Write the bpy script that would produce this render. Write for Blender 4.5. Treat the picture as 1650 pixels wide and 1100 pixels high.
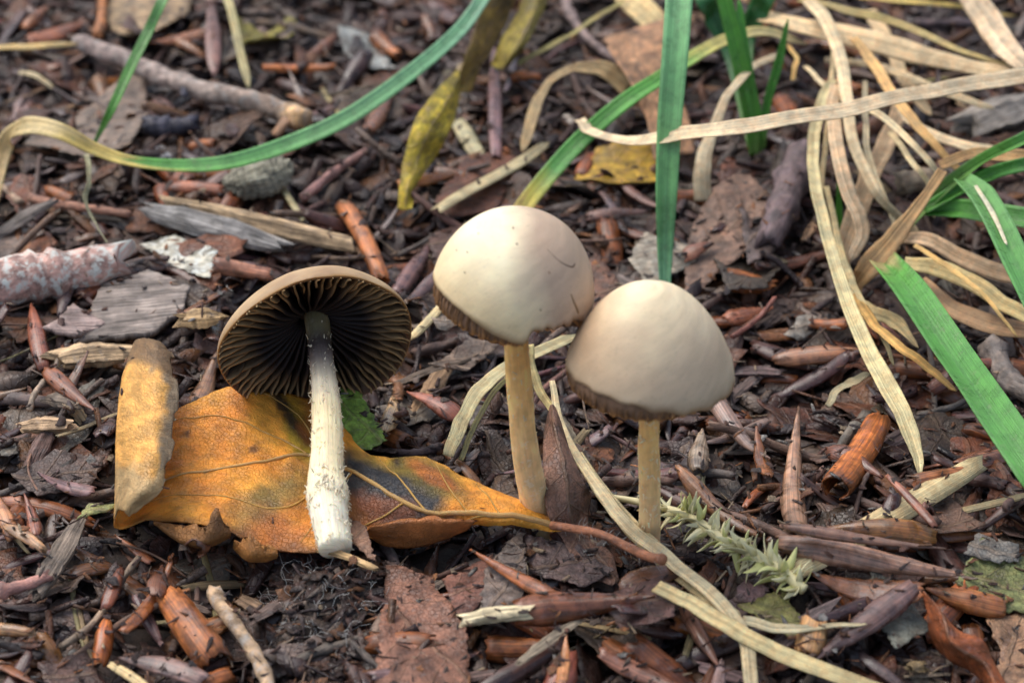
import bpy, math, random
import numpy as np
from mathutils import Vector, Matrix
from mathutils.geometry import delaunay_2d_cdt

for o in list(bpy.data.objects):
    bpy.data.objects.remove(o, do_unlink=True)
scene = bpy.context.scene
coll = scene.collection
S = 0.01                       # builders work in centimetres, the scene is in metres
random.seed(7)
RNG = np.random.default_rng(7)

# ------------------------------------------------------------------ camera
PITCH = math.radians(35.0)
DIST, FRAME = 48.0, 20.0       # cm to the aim point, cm of width there
CAM = np.array([0.0, -DIST * math.cos(PITCH), DIST * math.sin(PITCH)])
FWD = np.array([0.0, math.cos(PITCH), -math.sin(PITCH)])
UPV = np.array([0.0, math.sin(PITCH), math.cos(PITCH)])
cd = bpy.data.cameras.new('camera')
cam = bpy.data.objects.new('camera', cd)
coll.objects.link(cam)
cam.location = Vector(CAM) * S
cam.rotation_euler = (math.pi / 2 - PITCH, 0, 0)
cd.sensor_width = 36.0
cd.lens = 36.0 * DIST / FRAME
cd.clip_start, cd.clip_end = 0.01, 100.0
cd.dof.use_dof = True
cd.dof.focus_distance = 0.435
cd.dof.aperture_fstop = 20.0
scene.camera = cam

# ------------------------------------------------------------------ light: an overcast day under trees
world = bpy.data.worlds.new('World')
scene.world = world
world.use_nodes = True
wn, wl = world.node_tree.nodes, world.node_tree.links
SUN_EL, SUN_AZ = math.radians(58), math.radians(-50)   # from behind left
sky = wn.new('ShaderNodeTexSky')
sky.sky_type = 'NISHITA'
sky.sun_disc = False
sky.sun_elevation = SUN_EL
sky.sun_rotation = SUN_AZ
sky.dust_density = 4.0
hs = wn.new('ShaderNodeHueSaturation')                 # cloud cover takes most of the blue out
hs.inputs['Saturation'].default_value = 0.8
wl.new(sky.outputs[0], hs.inputs['Color'])
bg = wn['Background']
wl.new(hs.outputs[0], bg.inputs['Color'])
bg.inputs['Strength'].default_value = 0.15
sd = bpy.data.lights.new('sun', 'SUN')
sd.energy = 0.9
sd.angle = math.radians(50)
sd.color = (1.0, 0.985, 0.96)
sun = bpy.data.objects.new('sun', sd)
coll.objects.link(sun)
sdir = Vector((math.sin(SUN_AZ) * math.cos(SUN_EL), math.cos(SUN_AZ) * math.cos(SUN_EL), math.sin(SUN_EL)))
sun.rotation_euler = sdir.to_track_quat('Z', 'Y').to_euler()
sun.location = sdir * 2
vs = scene.view_settings
vs.view_transform, vs.look = 'Standard', 'None'
vs.exposure, vs.gamma = 0.6, 1.0
scene.render.engine = 'CYCLES'
scene.cycles.max_bounces = 6
scene.cycles.diffuse_bounces = 3
scene.cycles.glossy_bounces = 2
scene.cycles.transmission_bounces = 4

# ------------------------------------------------------------------ numbers
def lin(r, g, b, k=1.0):
    f = lambda c: (c / 255 / 12.92) if c <= 10 else ((c / 255 + 0.055) / 1.055) ** 2.4
    return np.array([f(r) * k, f(g) * k, f(b) * k])

def vnoise(p, seed=0):
    p = np.atleast_2d(np.asarray(p, float))
    i = np.floor(p).astype(np.int64)
    f = p - i
    f = f * f * (3 - 2 * f)
    out = np.zeros(len(p))
    for dx in (0, 1):
        for dy in (0, 1):
            for dz in (0, 1):
                h = ((i[:, 0] + dx) * 374761393 + (i[:, 1] + dy) * 668265263 + (i[:, 2] + dz) * 2147483647 + seed * 974711) & 0xffffffff
                h = ((h ^ (h >> 13)) * 1274126177) & 0xffffffff
                h = (h ^ (h >> 16)) & 0xffff
                w = (f[:, 0] if dx else 1 - f[:, 0]) * (f[:, 1] if dy else 1 - f[:, 1]) * (f[:, 2] if dz else 1 - f[:, 2])
                out += w * h / 65535.0
    return out * 2 - 1

def fbm(p, seed=0, octv=3):
    p = np.atleast_2d(np.asarray(p, float))
    a, s, o = 1.0, 1.0, np.zeros(len(p))
    for k in range(octv):
        o += a * vnoise(p * s, seed + k * 17)
        a *= 0.5
        s *= 2.1
    return o

def ray(px, py):
    d = FWD + np.array([1.0, 0, 0]) * ((px - 825) / 1650 * FRAME / DIST) - UPV * ((py - 550) / 1650 * FRAME / DIST)
    return d

def G(px, py, z):
    d = ray(px, py)
    return CAM + d * ((z - CAM[2]) / d[2])

def proj(p):
    v = np.asarray(p) - CAM
    t = v @ FWD
    k = 1650 * DIST / FRAME
    return np.stack([825 + v[..., 0] / t * k, 550 - (v @ UPV) / t * k], -1)

def pxcm(p):                   # centimetres per photo pixel at a point
    return float((np.asarray(p) - CAM) @ FWD) / DIST * FRAME / 1650

def crom(pts, n):
    """Catmull-Rom through the rows of pts, n samples."""
    pts = np.asarray(pts, float)
    m = len(pts)
    ext = np.vstack([2 * pts[0] - pts[1], pts, 2 * pts[-1] - pts[-2]])
    t = np.linspace(0, m - 1, n)
    i = np.minimum(t.astype(int), m - 2)
    f = (t - i)[:, None]
    p0, p1, p2, p3 = ext[i], ext[i + 1], ext[i + 2], ext[i + 3]
    return 0.5 * (2 * p1 + (p2 - p0) * f + (2 * p0 - 5 * p1 + 4 * p2 - p3) * f ** 2 + (3 * p1 - p0 - 3 * p2 + p3) * f ** 3)

def unit(v):
    v = np.asarray(v, float)
    return v / (np.linalg.norm(v, axis=-1, keepdims=True) + 1e-12)

# ------------------------------------------------------------------ materials
def nodes_for(name):
    m = bpy.data.materials.new(name)
    m.use_nodes = True
    nt = m.node_tree
    nt.nodes.clear()
    return m, nt

class NB:
    def __init__(s, nt): s.nt = nt
    def n(s, t, **kw):
        nd = s.nt.nodes.new(t)
        for k, v in kw.items(): setattr(nd, k, v)
        return nd
    def val(s, sock, v):
        if isinstance(v, bpy.types.NodeSocket): s.nt.links.new(v, sock)
        else: sock.default_value = v
    def math(s, op, a, b=0.0, c=0.0, clamp=False):
        nd = s.n('ShaderNodeMath', operation=op, use_clamp=clamp)
        s.val(nd.inputs[0], a); s.val(nd.inputs[1], b); s.val(nd.inputs[2], c)
        return nd.outputs[0]
    def mix(s, f, a, b, mode='MIX'):
        nd = s.n('ShaderNodeMix', data_type='RGBA', blend_type=mode)
        s.val(nd.inputs[0], f)
        s.val(nd.inputs[6], a if isinstance(a, bpy.types.NodeSocket) else (*a, 1))
        s.val(nd.inputs[7], b if isinstance(b, bpy.types.NodeSocket) else (*b, 1))
        return nd.outputs[2]
    def noise(s, vec, scale, detail=3.0, rough=0.6):
        nd = s.n('ShaderNodeTexNoise')
        s.val(nd.inputs['Vector'], vec)
        nd.inputs['Scale'].default_value = scale
        nd.inputs['Detail'].default_value = detail
        nd.inputs['Roughness'].default_value = rough
        return nd.outputs[0]
    def step(s, v, lo, hi):
        nd = s.n('ShaderNodeMapRange', interpolation_type='SMOOTHSTEP')
        s.val(nd.inputs[0], v)
        nd.inputs[1].default_value, nd.inputs[2].default_value = lo, hi
        nd.inputs[3].default_value, nd.inputs[4].default_value = 0.0, 1.0
        return nd.outputs[0]
    def comb(s, x, y, z):
        nd = s.n('ShaderNodeCombineXYZ')
        s.val(nd.inputs[0], x); s.val(nd.inputs[1], y); s.val(nd.inputs[2], z)
        return nd.outputs[0]

def organic(name, rough=(0.45, 0.75), fiber=(2.0, 22.0), fib_amt=0.5, blotch=0.35, dust=0.25, dust_col=(0.2, 0.19, 0.185),
            speck=0.3, bump=0.5, trans=0.0, veins=0.0, sss=0.0, spec=0.5, coat=0.0, vein_col=None, cells=0.0, hue=0.0, dedge=(0.52, 0.72)):
    """Dead and living plant matter: per-vertex colour x object tint, fibres along u, blotches, dusty bloom, dark specks."""
    m, nt = nodes_for(name)
    b = NB(nt)
    out = b.n('ShaderNodeOutputMaterial')
    uv = b.n('ShaderNodeUVMap', uv_map='UVMap').outputs[0]
    sep = b.n('ShaderNodeSeparateXYZ'); nt.links.new(uv, sep.inputs[0])
    oi = b.n('ShaderNodeObjectInfo')
    u, v = sep.outputs[0], sep.outputs[1]
    z = b.math('MULTIPLY', oi.outputs['Random'], 71.0)
    iso = b.comb(u, v, z)
    fib = b.comb(b.math('MULTIPLY_ADD', v, 1.7, b.math('MULTIPLY', u, fiber[0])), b.math('MULTIPLY', v, fiber[1]), z)
    att = b.n('ShaderNodeAttribute', attribute_name='Col').outputs[0]
    base = b.mix(1.0, att, oi.outputs['Color'], 'MULTIPLY')
    nf = b.noise(fib, 1.0, 2.0)
    nb_ = b.noise(iso, 3.0, 2.0)
    rotv = b.comb(b.math('MULTIPLY_ADD', u, 0.8, b.math('MULTIPLY', v, 0.6)), b.math('MULTIPLY_ADD', u, -0.6, b.math('MULTIPLY', v, 0.8)), b.math('MULTIPLY_ADD', u, 0.43, b.math('MULTIPLY_ADD', v, 0.31, z)))
    ns = b.noise(rotv, 26.0, 2.0)
    nd_ = b.noise(b.comb(b.math('MULTIPLY_ADD', u, 0.7, v), b.math('MULTIPLY_ADD', v, 0.7, b.math('MULTIPLY', u, -1.0)), b.math('MULTIPLY_ADD', u, 0.37, b.math('ADD', z, 31.0))), 4.2, 3.0, 0.7)
    k1 = b.math('MULTIPLY_ADD', b.step(nf, 0.25, 0.75), fib_amt * 2, 1.0 - fib_amt)
    k2 = b.math('MULTIPLY_ADD', b.step(nb_, 0.3, 0.7), blotch * 2, 1.0 - blotch)
    k = b.math('MULTIPLY', k1, k2)
    sp = b.step(ns, 0.60, 0.72)
    k = b.math('MULTIPLY', k, b.math('MULTIPLY_ADD', sp, -speck, 1.0))
    col = b.mix(1.0, base, b.comb(k, k, k), 'MULTIPLY')
    if hue:
        warm = b.mix(1.0, col, (1.28, 0.90, 0.60), 'MULTIPLY')
        col = b.mix(b.math('MULTIPLY', b.step(nd_, 0.42, 0.62), hue), col, warm)
    dm = b.math('MULTIPLY', b.step(nd_, *dedge), dust)
    col = b.mix(dm, col, dust_col)
    hgt = b.math('ADD', b.math('MULTIPLY', nf, 0.9), b.math('MULTIPLY', ns, 0.45))
    if veins:
        w = b.math('MULTIPLY', b.math('SUBTRACT', b.noise(iso, 1.2, 2.0), 0.5), 0.30)
        av = b.math('ABSOLUTE', b.math('ADD', v, w))
        kk = b.math('MULTIPLY', b.math('SUBTRACT', u, b.math('MULTIPLY', av, 0.75)), 1.7)
        fr = b.math('ABSOLUTE', b.math('SUBTRACT', b.math('FRACT', b.math('ADD', kk, b.math('MULTIPLY', w, 0.9))), 0.5))
        side = b.math('SUBTRACT', 1.0, b.step(fr, 0.012, 0.055))
        mid = b.math('SUBTRACT', 1.0, b.step(av, 0.02, 0.05))
        vm = b.math('MAXIMUM', b.math('MULTIPLY', side, 0.6), mid)
        vc = vein_col or (0.30, 0.20, 0.12)
        col = b.mix(b.math('MULTIPLY', vm, veins), col, b.mix(0.55, col, vc))
        hgt = b.math('ADD', hgt, b.math('MULTIPLY', vm, 1.1))
    if cells:
        vo = b.n('ShaderNodeTexVoronoi', feature='DISTANCE_TO_EDGE')
        nt.links.new(iso, vo.inputs['Vector']); vo.inputs['Scale'].default_value = 13.0
        cm = b.math('SUBTRACT', 1.0, b.step(vo.outputs[0], 0.0, 0.09))
        col = b.mix(b.math('MULTIPLY', cm, cells), col, b.mix(1.0, col, (0.5, 0.42, 0.38), 'MULTIPLY'))
        hgt = b.math('ADD', hgt, b.math('MULTIPLY', cm, 0.35))
    pr = b.n('ShaderNodeBsdfPrincipled')
    nt.links.new(col, pr.inputs['Base Color'])
    rr = b.math('MULTIPLY_ADD', b.step(nb_, 0.3, 0.7), rough[1] - rough[0], rough[0])
    nt.links.new(rr, pr.inputs['Roughness'])
    pr.inputs['Specular IOR Level'].default_value = spec
    if coat:
        pr.inputs['Coat Weight'].default_value = coat
        pr.inputs['Coat Roughness'].default_value = 0.25
    if sss:
        pr.inputs['Subsurface Weight'].default_value = sss
        pr.inputs['Subsurface Radius'].default_value = (1.0, 0.6, 0.35)
        pr.inputs['Subsurface Scale'].default_value = 0.0025
    bp = b.n('ShaderNodeBump')
    bp.inputs['Strength'].default_value = bump
    bp.inputs['Distance'].default_value = 0.0004
    nt.links.new(hgt, bp.inputs['Height'])
    nt.links.new(bp.outputs[0], pr.inputs['Normal'])
    sh = pr.outputs[0]
    if trans:
        tr = b.n('ShaderNodeBsdfTranslucent')
        nt.links.new(col, tr.inputs[0]); nt.links.new(bp.outputs[0], tr.inputs['Normal'])
        mx = b.n('ShaderNodeMixShader'); mx.inputs[0].default_value = trans
        nt.links.new(sh, mx.inputs[1]); nt.links.new(tr.outputs[0], mx.inputs[2])
        sh = mx.outputs[0]
    nt.links.new(sh, out.inputs[0])
    return m

M = {}
M['bud'] = organic('bud_scale', (0.18, 0.45), (0.5, 42), 0.5, 0.42, 0.4, (0.17, 0.158, 0.158), 0.4, 0.25, spec=0.6, hue=0.5)
M['husk'] = organic('husk', (0.28, 0.55), (0.9, 26), 0.5, 0.5, 0.4, (0.16, 0.14, 0.13), 0.45, 0.35, spec=0.5, hue=0.4)
M['leaf'] = organic('dead_leaf', (0.32, 0.65), (5, 7), 0.32, 0.4, 0.4, (0.19, 0.18, 0.175), 0.4, 0.75, trans=0.12, veins=0.55, cells=0.25, hue=0.3)
M['frag'] = organic('leaf_scrap', (0.28, 0.6), (4, 9), 0.3, 0.4, 0.3, (0.16, 0.15, 0.15), 0.45, 0.7, trans=0.08, veins=0.3, cells=0.2, hue=0.35)
M['wood'] = organic('weathered_wood', (0.6, 0.9), (1.2, 17), 0.62, 0.3, 0.3, (0.24, 0.235, 0.23), 0.35, 1.0, spec=0.3)
M['twig'] = organic('twig_bark', (0.5, 0.8), (3, 8), 0.4, 0.4, 0.4, (0.21, 0.2, 0.195), 0.5, 0.9, spec=0.4, hue=0.3)
M['lichen'] = organic('lichened_bark', (0.6, 0.9), (3, 5), 0.45, 0.45, 0.95, (0.6, 0.63, 0.58), 0.75, 1.0, spec=0.3, hue=0.4, dedge=(0.44, 0.64))
M['straw'] = organic('dry_grass', (0.45, 0.7), (0.2, 40), 0.34, 0.22, 0.2, (0.2, 0.17, 0.12), 0.45, 0.8, trans=0.2, hue=0.3)
M['green'] = organic('green_grass', (0.24, 0.42), (0.12, 45), 0.22, 0.15, 0.3, (0.30, 0.36, 0.20), 0.3, 0.7, trans=0.25, coat=0.15, dedge=(0.58, 0.68))
M['orange'] = organic('autumn_leaf', (0.4, 0.62), (3, 6), 0.14, 0.22, 0.15, (0.2, 0.12, 0.05), 0.3, 0.8, trans=0.2, cells=0.08, hue=0.15)
M['cap'] = organic('mushroom_cap', (0.5, 0.7), (3.0, 30), 0.02, 0.08, 0.10, (0.55, 0.45, 0.34), 0.2, 0.12, sss=0.25, spec=0.35)
M['gill'] = organic('mushroom_gill', (0.55, 0.8), (3.0, 10), 0.2, 0.25, 0.0, (0.3, 0.2, 0.1), 0.2, 0.3, spec=0.25)
M['stem'] = organic('mushroom_stem', (0.5, 0.75), (0.9, 22), 0.12, 0.10, 0.12, (0.78, 0.72, 0.58), 0.05, 0.6, sss=0.4, spec=0.35)
M['stem2'] = organic('mushroom_stem_fibrous', (0.4, 0.65), (1.4, 12), 0.12, 0.14, 0.5, (0.9, 0.78, 0.56), 0.1, 0.5, sss=0.6, spec=0.4, dedge=(0.56, 0.66))
M['branch'] = organic('branch_bark', (0.55, 0.85), (4, 5), 0.4, 0.4, 0.6, (0.36, 0.37, 0.35), 0.6, 1.0, spec=0.3, hue=0.3, dedge=(0.44, 0.66))
M['moss'] = organic('moss', (0.4, 0.6), (1, 20), 0.06, 0.08, 0.0, (0.3, 0.3, 0.2), 0.0, 0.1, trans=0.12)
M['soil'] = organic('soil', (0.6, 0.95), (3, 3), 0.4, 0.45, 0.3, (0.09, 0.075, 0.06), 0.5, 1.0, spec=0.35)
M['thread'] = organic('root_thread', (0.5, 0.7), (1, 9), 0.1, 0.1, 0.0, (0.5, 0.5, 0.5), 0.0, 0.1, trans=0.2)

# ------------------------------------------------------------------ mesh helpers: a shape is (verts, faces, uv, col)
def shell(P, th, col=None):
    """A thin solid sheet from a (nu, nv, 3) grid."""
    nu, nv = P.shape[:2]
    du = np.gradient(P, axis=0); dv = np.gradient(P, axis=1)
    n = unit(np.cross(du, dv))
    Q = P - n * (th if np.isscalar(th) else th[..., None])
    V = np.concatenate([P.reshape(-1, 3), Q.reshape(-1, 3)])
    I = np.arange(nu * nv).reshape(nu, nv)
    a, bq, c, d = I[:-1, :-1].ravel(), I[1:, :-1].ravel(), I[1:, 1:].ravel(), I[:-1, 1:].ravel()
    F = [np.stack([a, bq, c, d], 1), np.stack([d, c, bq, a], 1) + nu * nv]
    ring = np.concatenate([I[:, 0], I[-1, 1:], I[-2::-1, -1], I[0, -2:0:-1]])
    r2 = np.roll(ring, -1)
    F.append(np.stack([r2, ring, ring + nu * nv, r2 + nu * nv], 1))
    F = np.concatenate(F)
    lu = np.concatenate([[0], np.cumsum(np.linalg.norm(np.diff(P[:, nv // 2], axis=0), axis=1))])
    lv = np.concatenate([np.zeros((nu, 1)), np.cumsum(np.linalg.norm(np.diff(P, axis=1), axis=2), axis=1)], 1)
    lv = lv - lv[:, nv // 2:nv // 2 + 1]
    uv = np.stack([np.repeat(lu[:, None], nv, 1), lv], -1).reshape(-1, 2)
    uv = np.concatenate([uv, uv + 0.013])
    if col is not None:
        col = np.concatenate([col.reshape(-1, 3)] * 2)
    return V, F, uv, col

def tube(path, rad, ns=10, squash=1.0, bump=0.0, seed=0, col=None, ends=True, upref=(0, 0, 1)):
    path = np.asarray(path, float); n = len(path)
    rad = np.broadcast_to(np.asarray(rad, float), (n,))
    t = unit(np.gradient(path, axis=0))
    up = np.asarray(upref, float)
    s = unit(np.cross(t, up)); w = unit(np.cross(s, t))
    ang = np.linspace(0, 2 * np.pi, ns, endpoint=False)
    ring = np.cos(ang)[None, :, None] * s[:, None] + np.sin(ang)[None, :, None] * w[:, None] * squash
    R = np.repeat(rad[:, None], ns, 1)
    if bump:
        q = path[:, None] * 2.2 + ring * 0.9
        R = R * (1 + bump * fbm(q.reshape(-1, 3), seed).reshape(n, ns))
    V = (path[:, None] + ring * R[..., None]).reshape(-1, 3)
    I = np.arange(n * ns).reshape(n, ns); J = np.roll(I, -1, axis=1)
    F = np.stack([I[:-1].ravel(), J[:-1].ravel(), J[1:].ravel(), I[1:].ravel()], 1)
    F = [tuple(f) for f in F]
    L = np.concatenate([[0], np.cumsum(np.linalg.norm(np.diff(path, axis=0), axis=1))])
    uv = np.stack([np.repeat(L[:, None], ns, 1), np.repeat((np.abs(ang - np.pi) * rad.mean())[None], n, 0)], -1).reshape(-1, 2)
    if col is not None:
        col = np.repeat(np.asarray(col)[:, None], ns, 1).reshape(-1, 3) if np.ndim(col) == 2 else np.asarray(col).reshape(-1, 3)
    if ends:
        k = len(V)
        V = np.vstack([V, path[0] - t[0] * rad[0] * 0.12, path[-1] + t[-1] * rad[-1] * 0.12])
        uv = np.vstack([uv, [[-0.05, 0], [L[-1] + 0.05, 0]]])
        if col is not None: col = np.vstack([col, col[0], col[-1]])
        for i in range(ns):
            F.append((k, (i + 1) % ns, i))
            F.append((k + 1, (n - 1) * ns + i, (n - 1) * ns + (i + 1) % ns))
    return V, F, uv, col

def join(parts, tint=None):
    V, F, U, C = [], [], [], []
    k = 0
    for i, (v, f, u, c) in enumerate(parts):
        V.append(v); U.append(u)
        cc = np.ones((len(v), 3)) if c is None else c
        if tint is not None: cc = cc * tint[i]
        C.append(cc)
        F.append([tuple(int(x) + k for x in q) for q in f])
        k += len(v)
    return np.vstack(V), [q for f in F for q in f], np.vstack(U), np.vstack(C)

def mesh(name, shp, mat, smooth=True):
    V, F, uv, col = shp
    me = bpy.data.meshes.new(name)
    V = np.asarray(V, float) * S
    if isinstance(F, np.ndarray):
        lens = np.full(len(F), F.shape[1]); flat = F.ravel()
    else:
        lens = np.array([len(f) for f in F]); flat = np.fromiter((int(i) for f in F for i in f), int)
    me.vertices.add(len(V)); me.vertices.foreach_set('co', V.astype(np.float32).ravel())
    me.loops.add(len(flat)); me.loops.foreach_set('vertex_index', flat.astype(np.int32))
    me.polygons.add(len(lens))
    st = np.concatenate([[0], np.cumsum(lens)[:-1]])
    me.polygons.foreach_set('loop_start', st.astype(np.int32))
    me.polygons.foreach_set('use_smooth', np.full(len(lens), smooth))
    me.update(calc_edges=True)
    ul = me.uv_layers.new(name='UVMap')
    ul.data.foreach_set('uv', np.asarray(uv, np.float32)[flat].ravel())
    ca = me.color_attributes.new('Col', 'FLOAT_COLOR', 'POINT')
    c4 = np.ones((len(V), 4), np.float32)
    if col is not None: c4[:, :3] = np.clip(col, 0, 1)
    ca.data.foreach_set('color', c4.ravel())
    me.materials.append(M[mat])
    me.validate()
    return me

def put(name, me, parent=None, mat=None, color=None, label=None, cat=None, group=None, kind=None):
    o = bpy.data.objects.new(name, me)
    coll.objects.link(o)
    if parent: o.parent = parent
    if mat is not None: o.matrix_world = mat if not parent else parent.matrix_world @ mat
    if color is not None: o.color = (float(color[0]), float(color[1]), float(color[2]), 1)
    if label: o['label'] = label
    if cat: o['category'] = cat
    if group: o['group'] = group
    if kind: o['kind'] = kind
    return o

def solid(name, shp, mat, color=None, smooth=True, origin=None, parent=None, **kw):
    """One mesh object from a world-space shape; its origin goes to the shape's foot (parts keep their thing's origin)."""
    V = np.asarray(shp[0], float)
    if parent is not None:
        og = np.array(parent.matrix_world.translation) / S
        me = mesh(name, (V - og, *shp[1:]), mat, smooth)
        return put(name, me, parent=parent, color=color, **kw)
    if origin is None:
        origin = np.array([V[:, 0].mean(), V[:, 1].mean(), V[:, 2].min()])
    me = mesh(name, (V - origin, *shp[1:]), mat, smooth)
    return put(name, me, mat=Matrix.Translation(Vector(origin) * S), color=color, **kw)

def empty(name, loc, label, cat, group=None):
    o = bpy.data.objects.new(name, None)
    o.empty_display_size = 0.01
    coll.objects.link(o)
    o.location = Vector(loc) * S
    o.matrix_world = Matrix.Translation(Vector(loc) * S)
    o['label'] = label; o['category'] = cat
    if group: o['group'] = group
    return o
# ------------------------------------------------------------------ the ground
HX0, HY0, HN, HSTEP = -20.0, -18.0, 440, 0.1
def terrain(x, y):
    p = np.stack([np.asarray(x, float), np.asarray(y, float), np.zeros_like(np.asarray(x, float))], -1).reshape(-1, 3)
    z = 0.35 * fbm(p * 0.16, 3, 3) + 0.10 * fbm(p * 0.9, 9, 2)
    for (px, py, r, d) in ((385, 985, 1.5, -0.55), (250, 905, 1.2, -0.2), (1290, 640, 1.6, -0.35), (905, 600, 1.4, -0.25), (1180, 850, 1.0, -0.15)):
        c = G(px, py, 0)
        z += d * np.exp(-((p[:, 0] - c[0]) ** 2 + (p[:, 1] - c[1]) ** 2) / (r * r))
    return z.reshape(np.shape(x))

inner = np.arange(-22, 24.01, 0.4)
grow = 24 + np.cumsum(0.6 * 1.35 ** np.arange(20))
gx = np.concatenate([-(grow[::-1]) + 2, inner, grow])
X, Y = np.meshgrid(gx, gx, indexing='ij')
Zg = terrain(X, Y)
gV = np.stack([X, Y, Zg], -1).reshape(-1, 3)
n_ = len(gx)
I_ = np.arange(n_ * n_).reshape(n_, n_)
gF = np.stack([I_[:-1, :-1].ravel(), I_[1:, :-1].ravel(), I_[1:, 1:].ravel(), I_[:-1, 1:].ravel()], 1)
put('ground', mesh('ground', (gV, gF, gV[:, :2].copy(), None), 'soil'), color=(0.028, 0.019, 0.014), kind='structure')

ax = HX0 + (np.arange(HN) + 0.5) * HSTEP
ay = HY0 + (np.arange(HN) + 0.5) * HSTEP
XX, YY = np.meshgrid(ax, ay)
H = terrain(XX, YY)
H0 = H.copy()

def cell(x, y):
    return np.clip(((y - HY0) / HSTEP).astype(int), 0, HN - 1), np.clip(((x - HX0) / HSTEP).astype(int), 0, HN - 1)
def hsample(x, y): return H[cell(np.asarray(x, float), np.asarray(y, float))]
def stamp(V, cap=1.25):
    V = np.asarray(V)
    iy, ix = cell(V[:, 0], V[:, 1])
    np.maximum.at(H, (iy, ix), np.minimum(V[:, 2], H0[iy, ix] + cap))
def blur(A, r):
    k = 2 * r + 1
    for axis in (0, 1):
        pad = [(0, 0), (0, 0)]; pad[axis] = (r + 1, r)
        c = np.cumsum(np.pad(A, pad, mode='edge'), axis=axis)
        A = (np.take(c, range(k, c.shape[axis]), axis) - np.take(c, range(0, c.shape[axis] - k), axis)) / k
    return A
HS = H.copy()
def hit(px, py, h=0.0, z0=None):
    """Where the sight line of a photo pixel meets the (smoothed) litter surface raised by h."""
    d = ray(px, py)
    z = 0.5 + h if z0 is None else z0
    for _ in range(12):
        p = CAM + d * ((z - CAM[2]) / d[2])
        z = 0.5 * z + 0.5 * (HS[cell(p[0], p[1])] + h)
    return CAM + d * ((z - CAM[2]) / d[2])

# ------------------------------------------------------------------ litter shapes, lying along x, about 1 cm units
def g_bud(L, W, rng, fine=True, curl=None, point=True):
    nu, nv = (16, 8) if fine else (7, 4)
    t = np.linspace(0, 1, nu); s = np.linspace(-1, 1, nv)
    blunt = rng.uniform(0.03, 0.32)
    prof = np.clip((t + blunt) / (blunt + 0.18), 0, 1) ** 0.7 * np.clip((1 - t) / rng.uniform(0.45, 0.75), 0.02, 1) ** 0.75
    arc = rng.uniform(0.7, 1.5)
    a = s[None] * arc
    w = (W / 2 * prof)[:, None]
    Rr = w / math.sin(min(arc, 1.45))
    y = Rr * np.sin(a); z = Rr * (np.cos(a) - math.cos(arc)) * rng.choice([1, 1, 0.7])
    c = rng.uniform(-0.10, 0.14) if curl is None else curl
    zz = c * L * (4 * (t - 0.5) ** 2)
    x = t * L - L / 2
    P = np.stack([np.repeat(x[:, None], nv, 1), y + 0.04 * W * np.sin(t * 4 + rng.uniform(0, 6))[:, None], z + zz[:, None]], -1)
    P += (0.010 if fine else 0.04) * W * rng.normal(size=P.shape)
    P[0, :, 0] += rng.uniform(-0.12, 0.12, nv) * W
    if fine and rng.random() < 0.45:                     # snapped off before the tip
        cutx = L * (0.5 - rng.uniform(0.12, 0.35)); rag = cutx + rng.uniform(-0.3, 0.3, nv) * W
        P[..., 0] = np.minimum(P[..., 0], rag[None] + 0.02 * np.arange(nu)[:, None] * W)
    tone = 0.75 + 0.5 * t[:, None] * rng.choice([1, -1]) + 0 * s[None]
    col = np.clip(np.repeat(tone[..., None], 3, 2), 0.45, 1.0)
    return shell(P, 0.03 if fine else 0.03, col)

def g_husk(L, W, rng, fine=True, arc=None):
    nu, nv = (12, 14) if fine else (6, 6)
    t = np.linspace(0, 1, nu)
    arc = rng.uniform(1.3, 2.9) if arc is None else arc
    s = np.linspace(-arc, arc, nv)
    tp = rng.uniform(0.4, 0.9)
    r = W / 2 * (1 - (1 - tp) * t ** 1.5) * (1 - 0.12 * np.exp(-t / 0.08))
    x = (t - 0.5) * L
    P = np.stack([np.repeat(x[:, None], nv, 1), r[:, None] * np.sin(s)[None], r[:, None] * np.cos(s)[None] * 0.85], -1)
    P[..., 2] += rng.uniform(-0.08, 0.08) * L * (4 * (t[:, None] - 0.5) ** 2)
    P[0, :, 0] += rng.uniform(-0.16, 0.1, nv) * W; P[-1, :, 0] += rng.uniform(-0.1, 0.22, nv) * W
    P += 0.008 * W * rng.normal(size=P.shape)
    tone = np.clip(0.55 + 0.55 * np.minimum(1, t / 0.35), 0, 1)[:, None] + 0 * s[None]
    return shell(P, 0.035, np.repeat(tone[..., None], 3, 2))

def g_twig(L, W, rng, fine=True, bend=0.08, node=True):
    n, ns = (22, 10) if fine else (6, 5)
    t = np.linspace(0, 1, n)
    ph = rng.uniform(0, 6, 3)
    path = np.stack([(t - 0.5) * L, L * bend * 0.6 * np.sin(t * 4 + ph[0]), L * bend * 0.35 * np.sin(t * 5 + ph[1])], -1)
    rad = W / 2 * (1 - 0.25 * t) * (1 + 0.06 * np.sin(t * 23 + ph[2]))
    if node and fine:
        for c in rng.uniform(0.1, 0.9, 2):
            rad = rad * (1 + 0.28 * np.exp(-((t - c) / 0.035) ** 2))
    v, f, u, c = tube(path, rad, ns, bump=0.10, seed=int(rng.integers(999)))
    if fine:                                             # broken ends
        v[:ns, 0] += rng.uniform(-0.35, 0.25, ns) * W
        v[(n - 1) * ns:n * ns, 0] += rng.uniform(-0.25, 0.45, ns) * W
    return v, f, u, c

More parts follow.
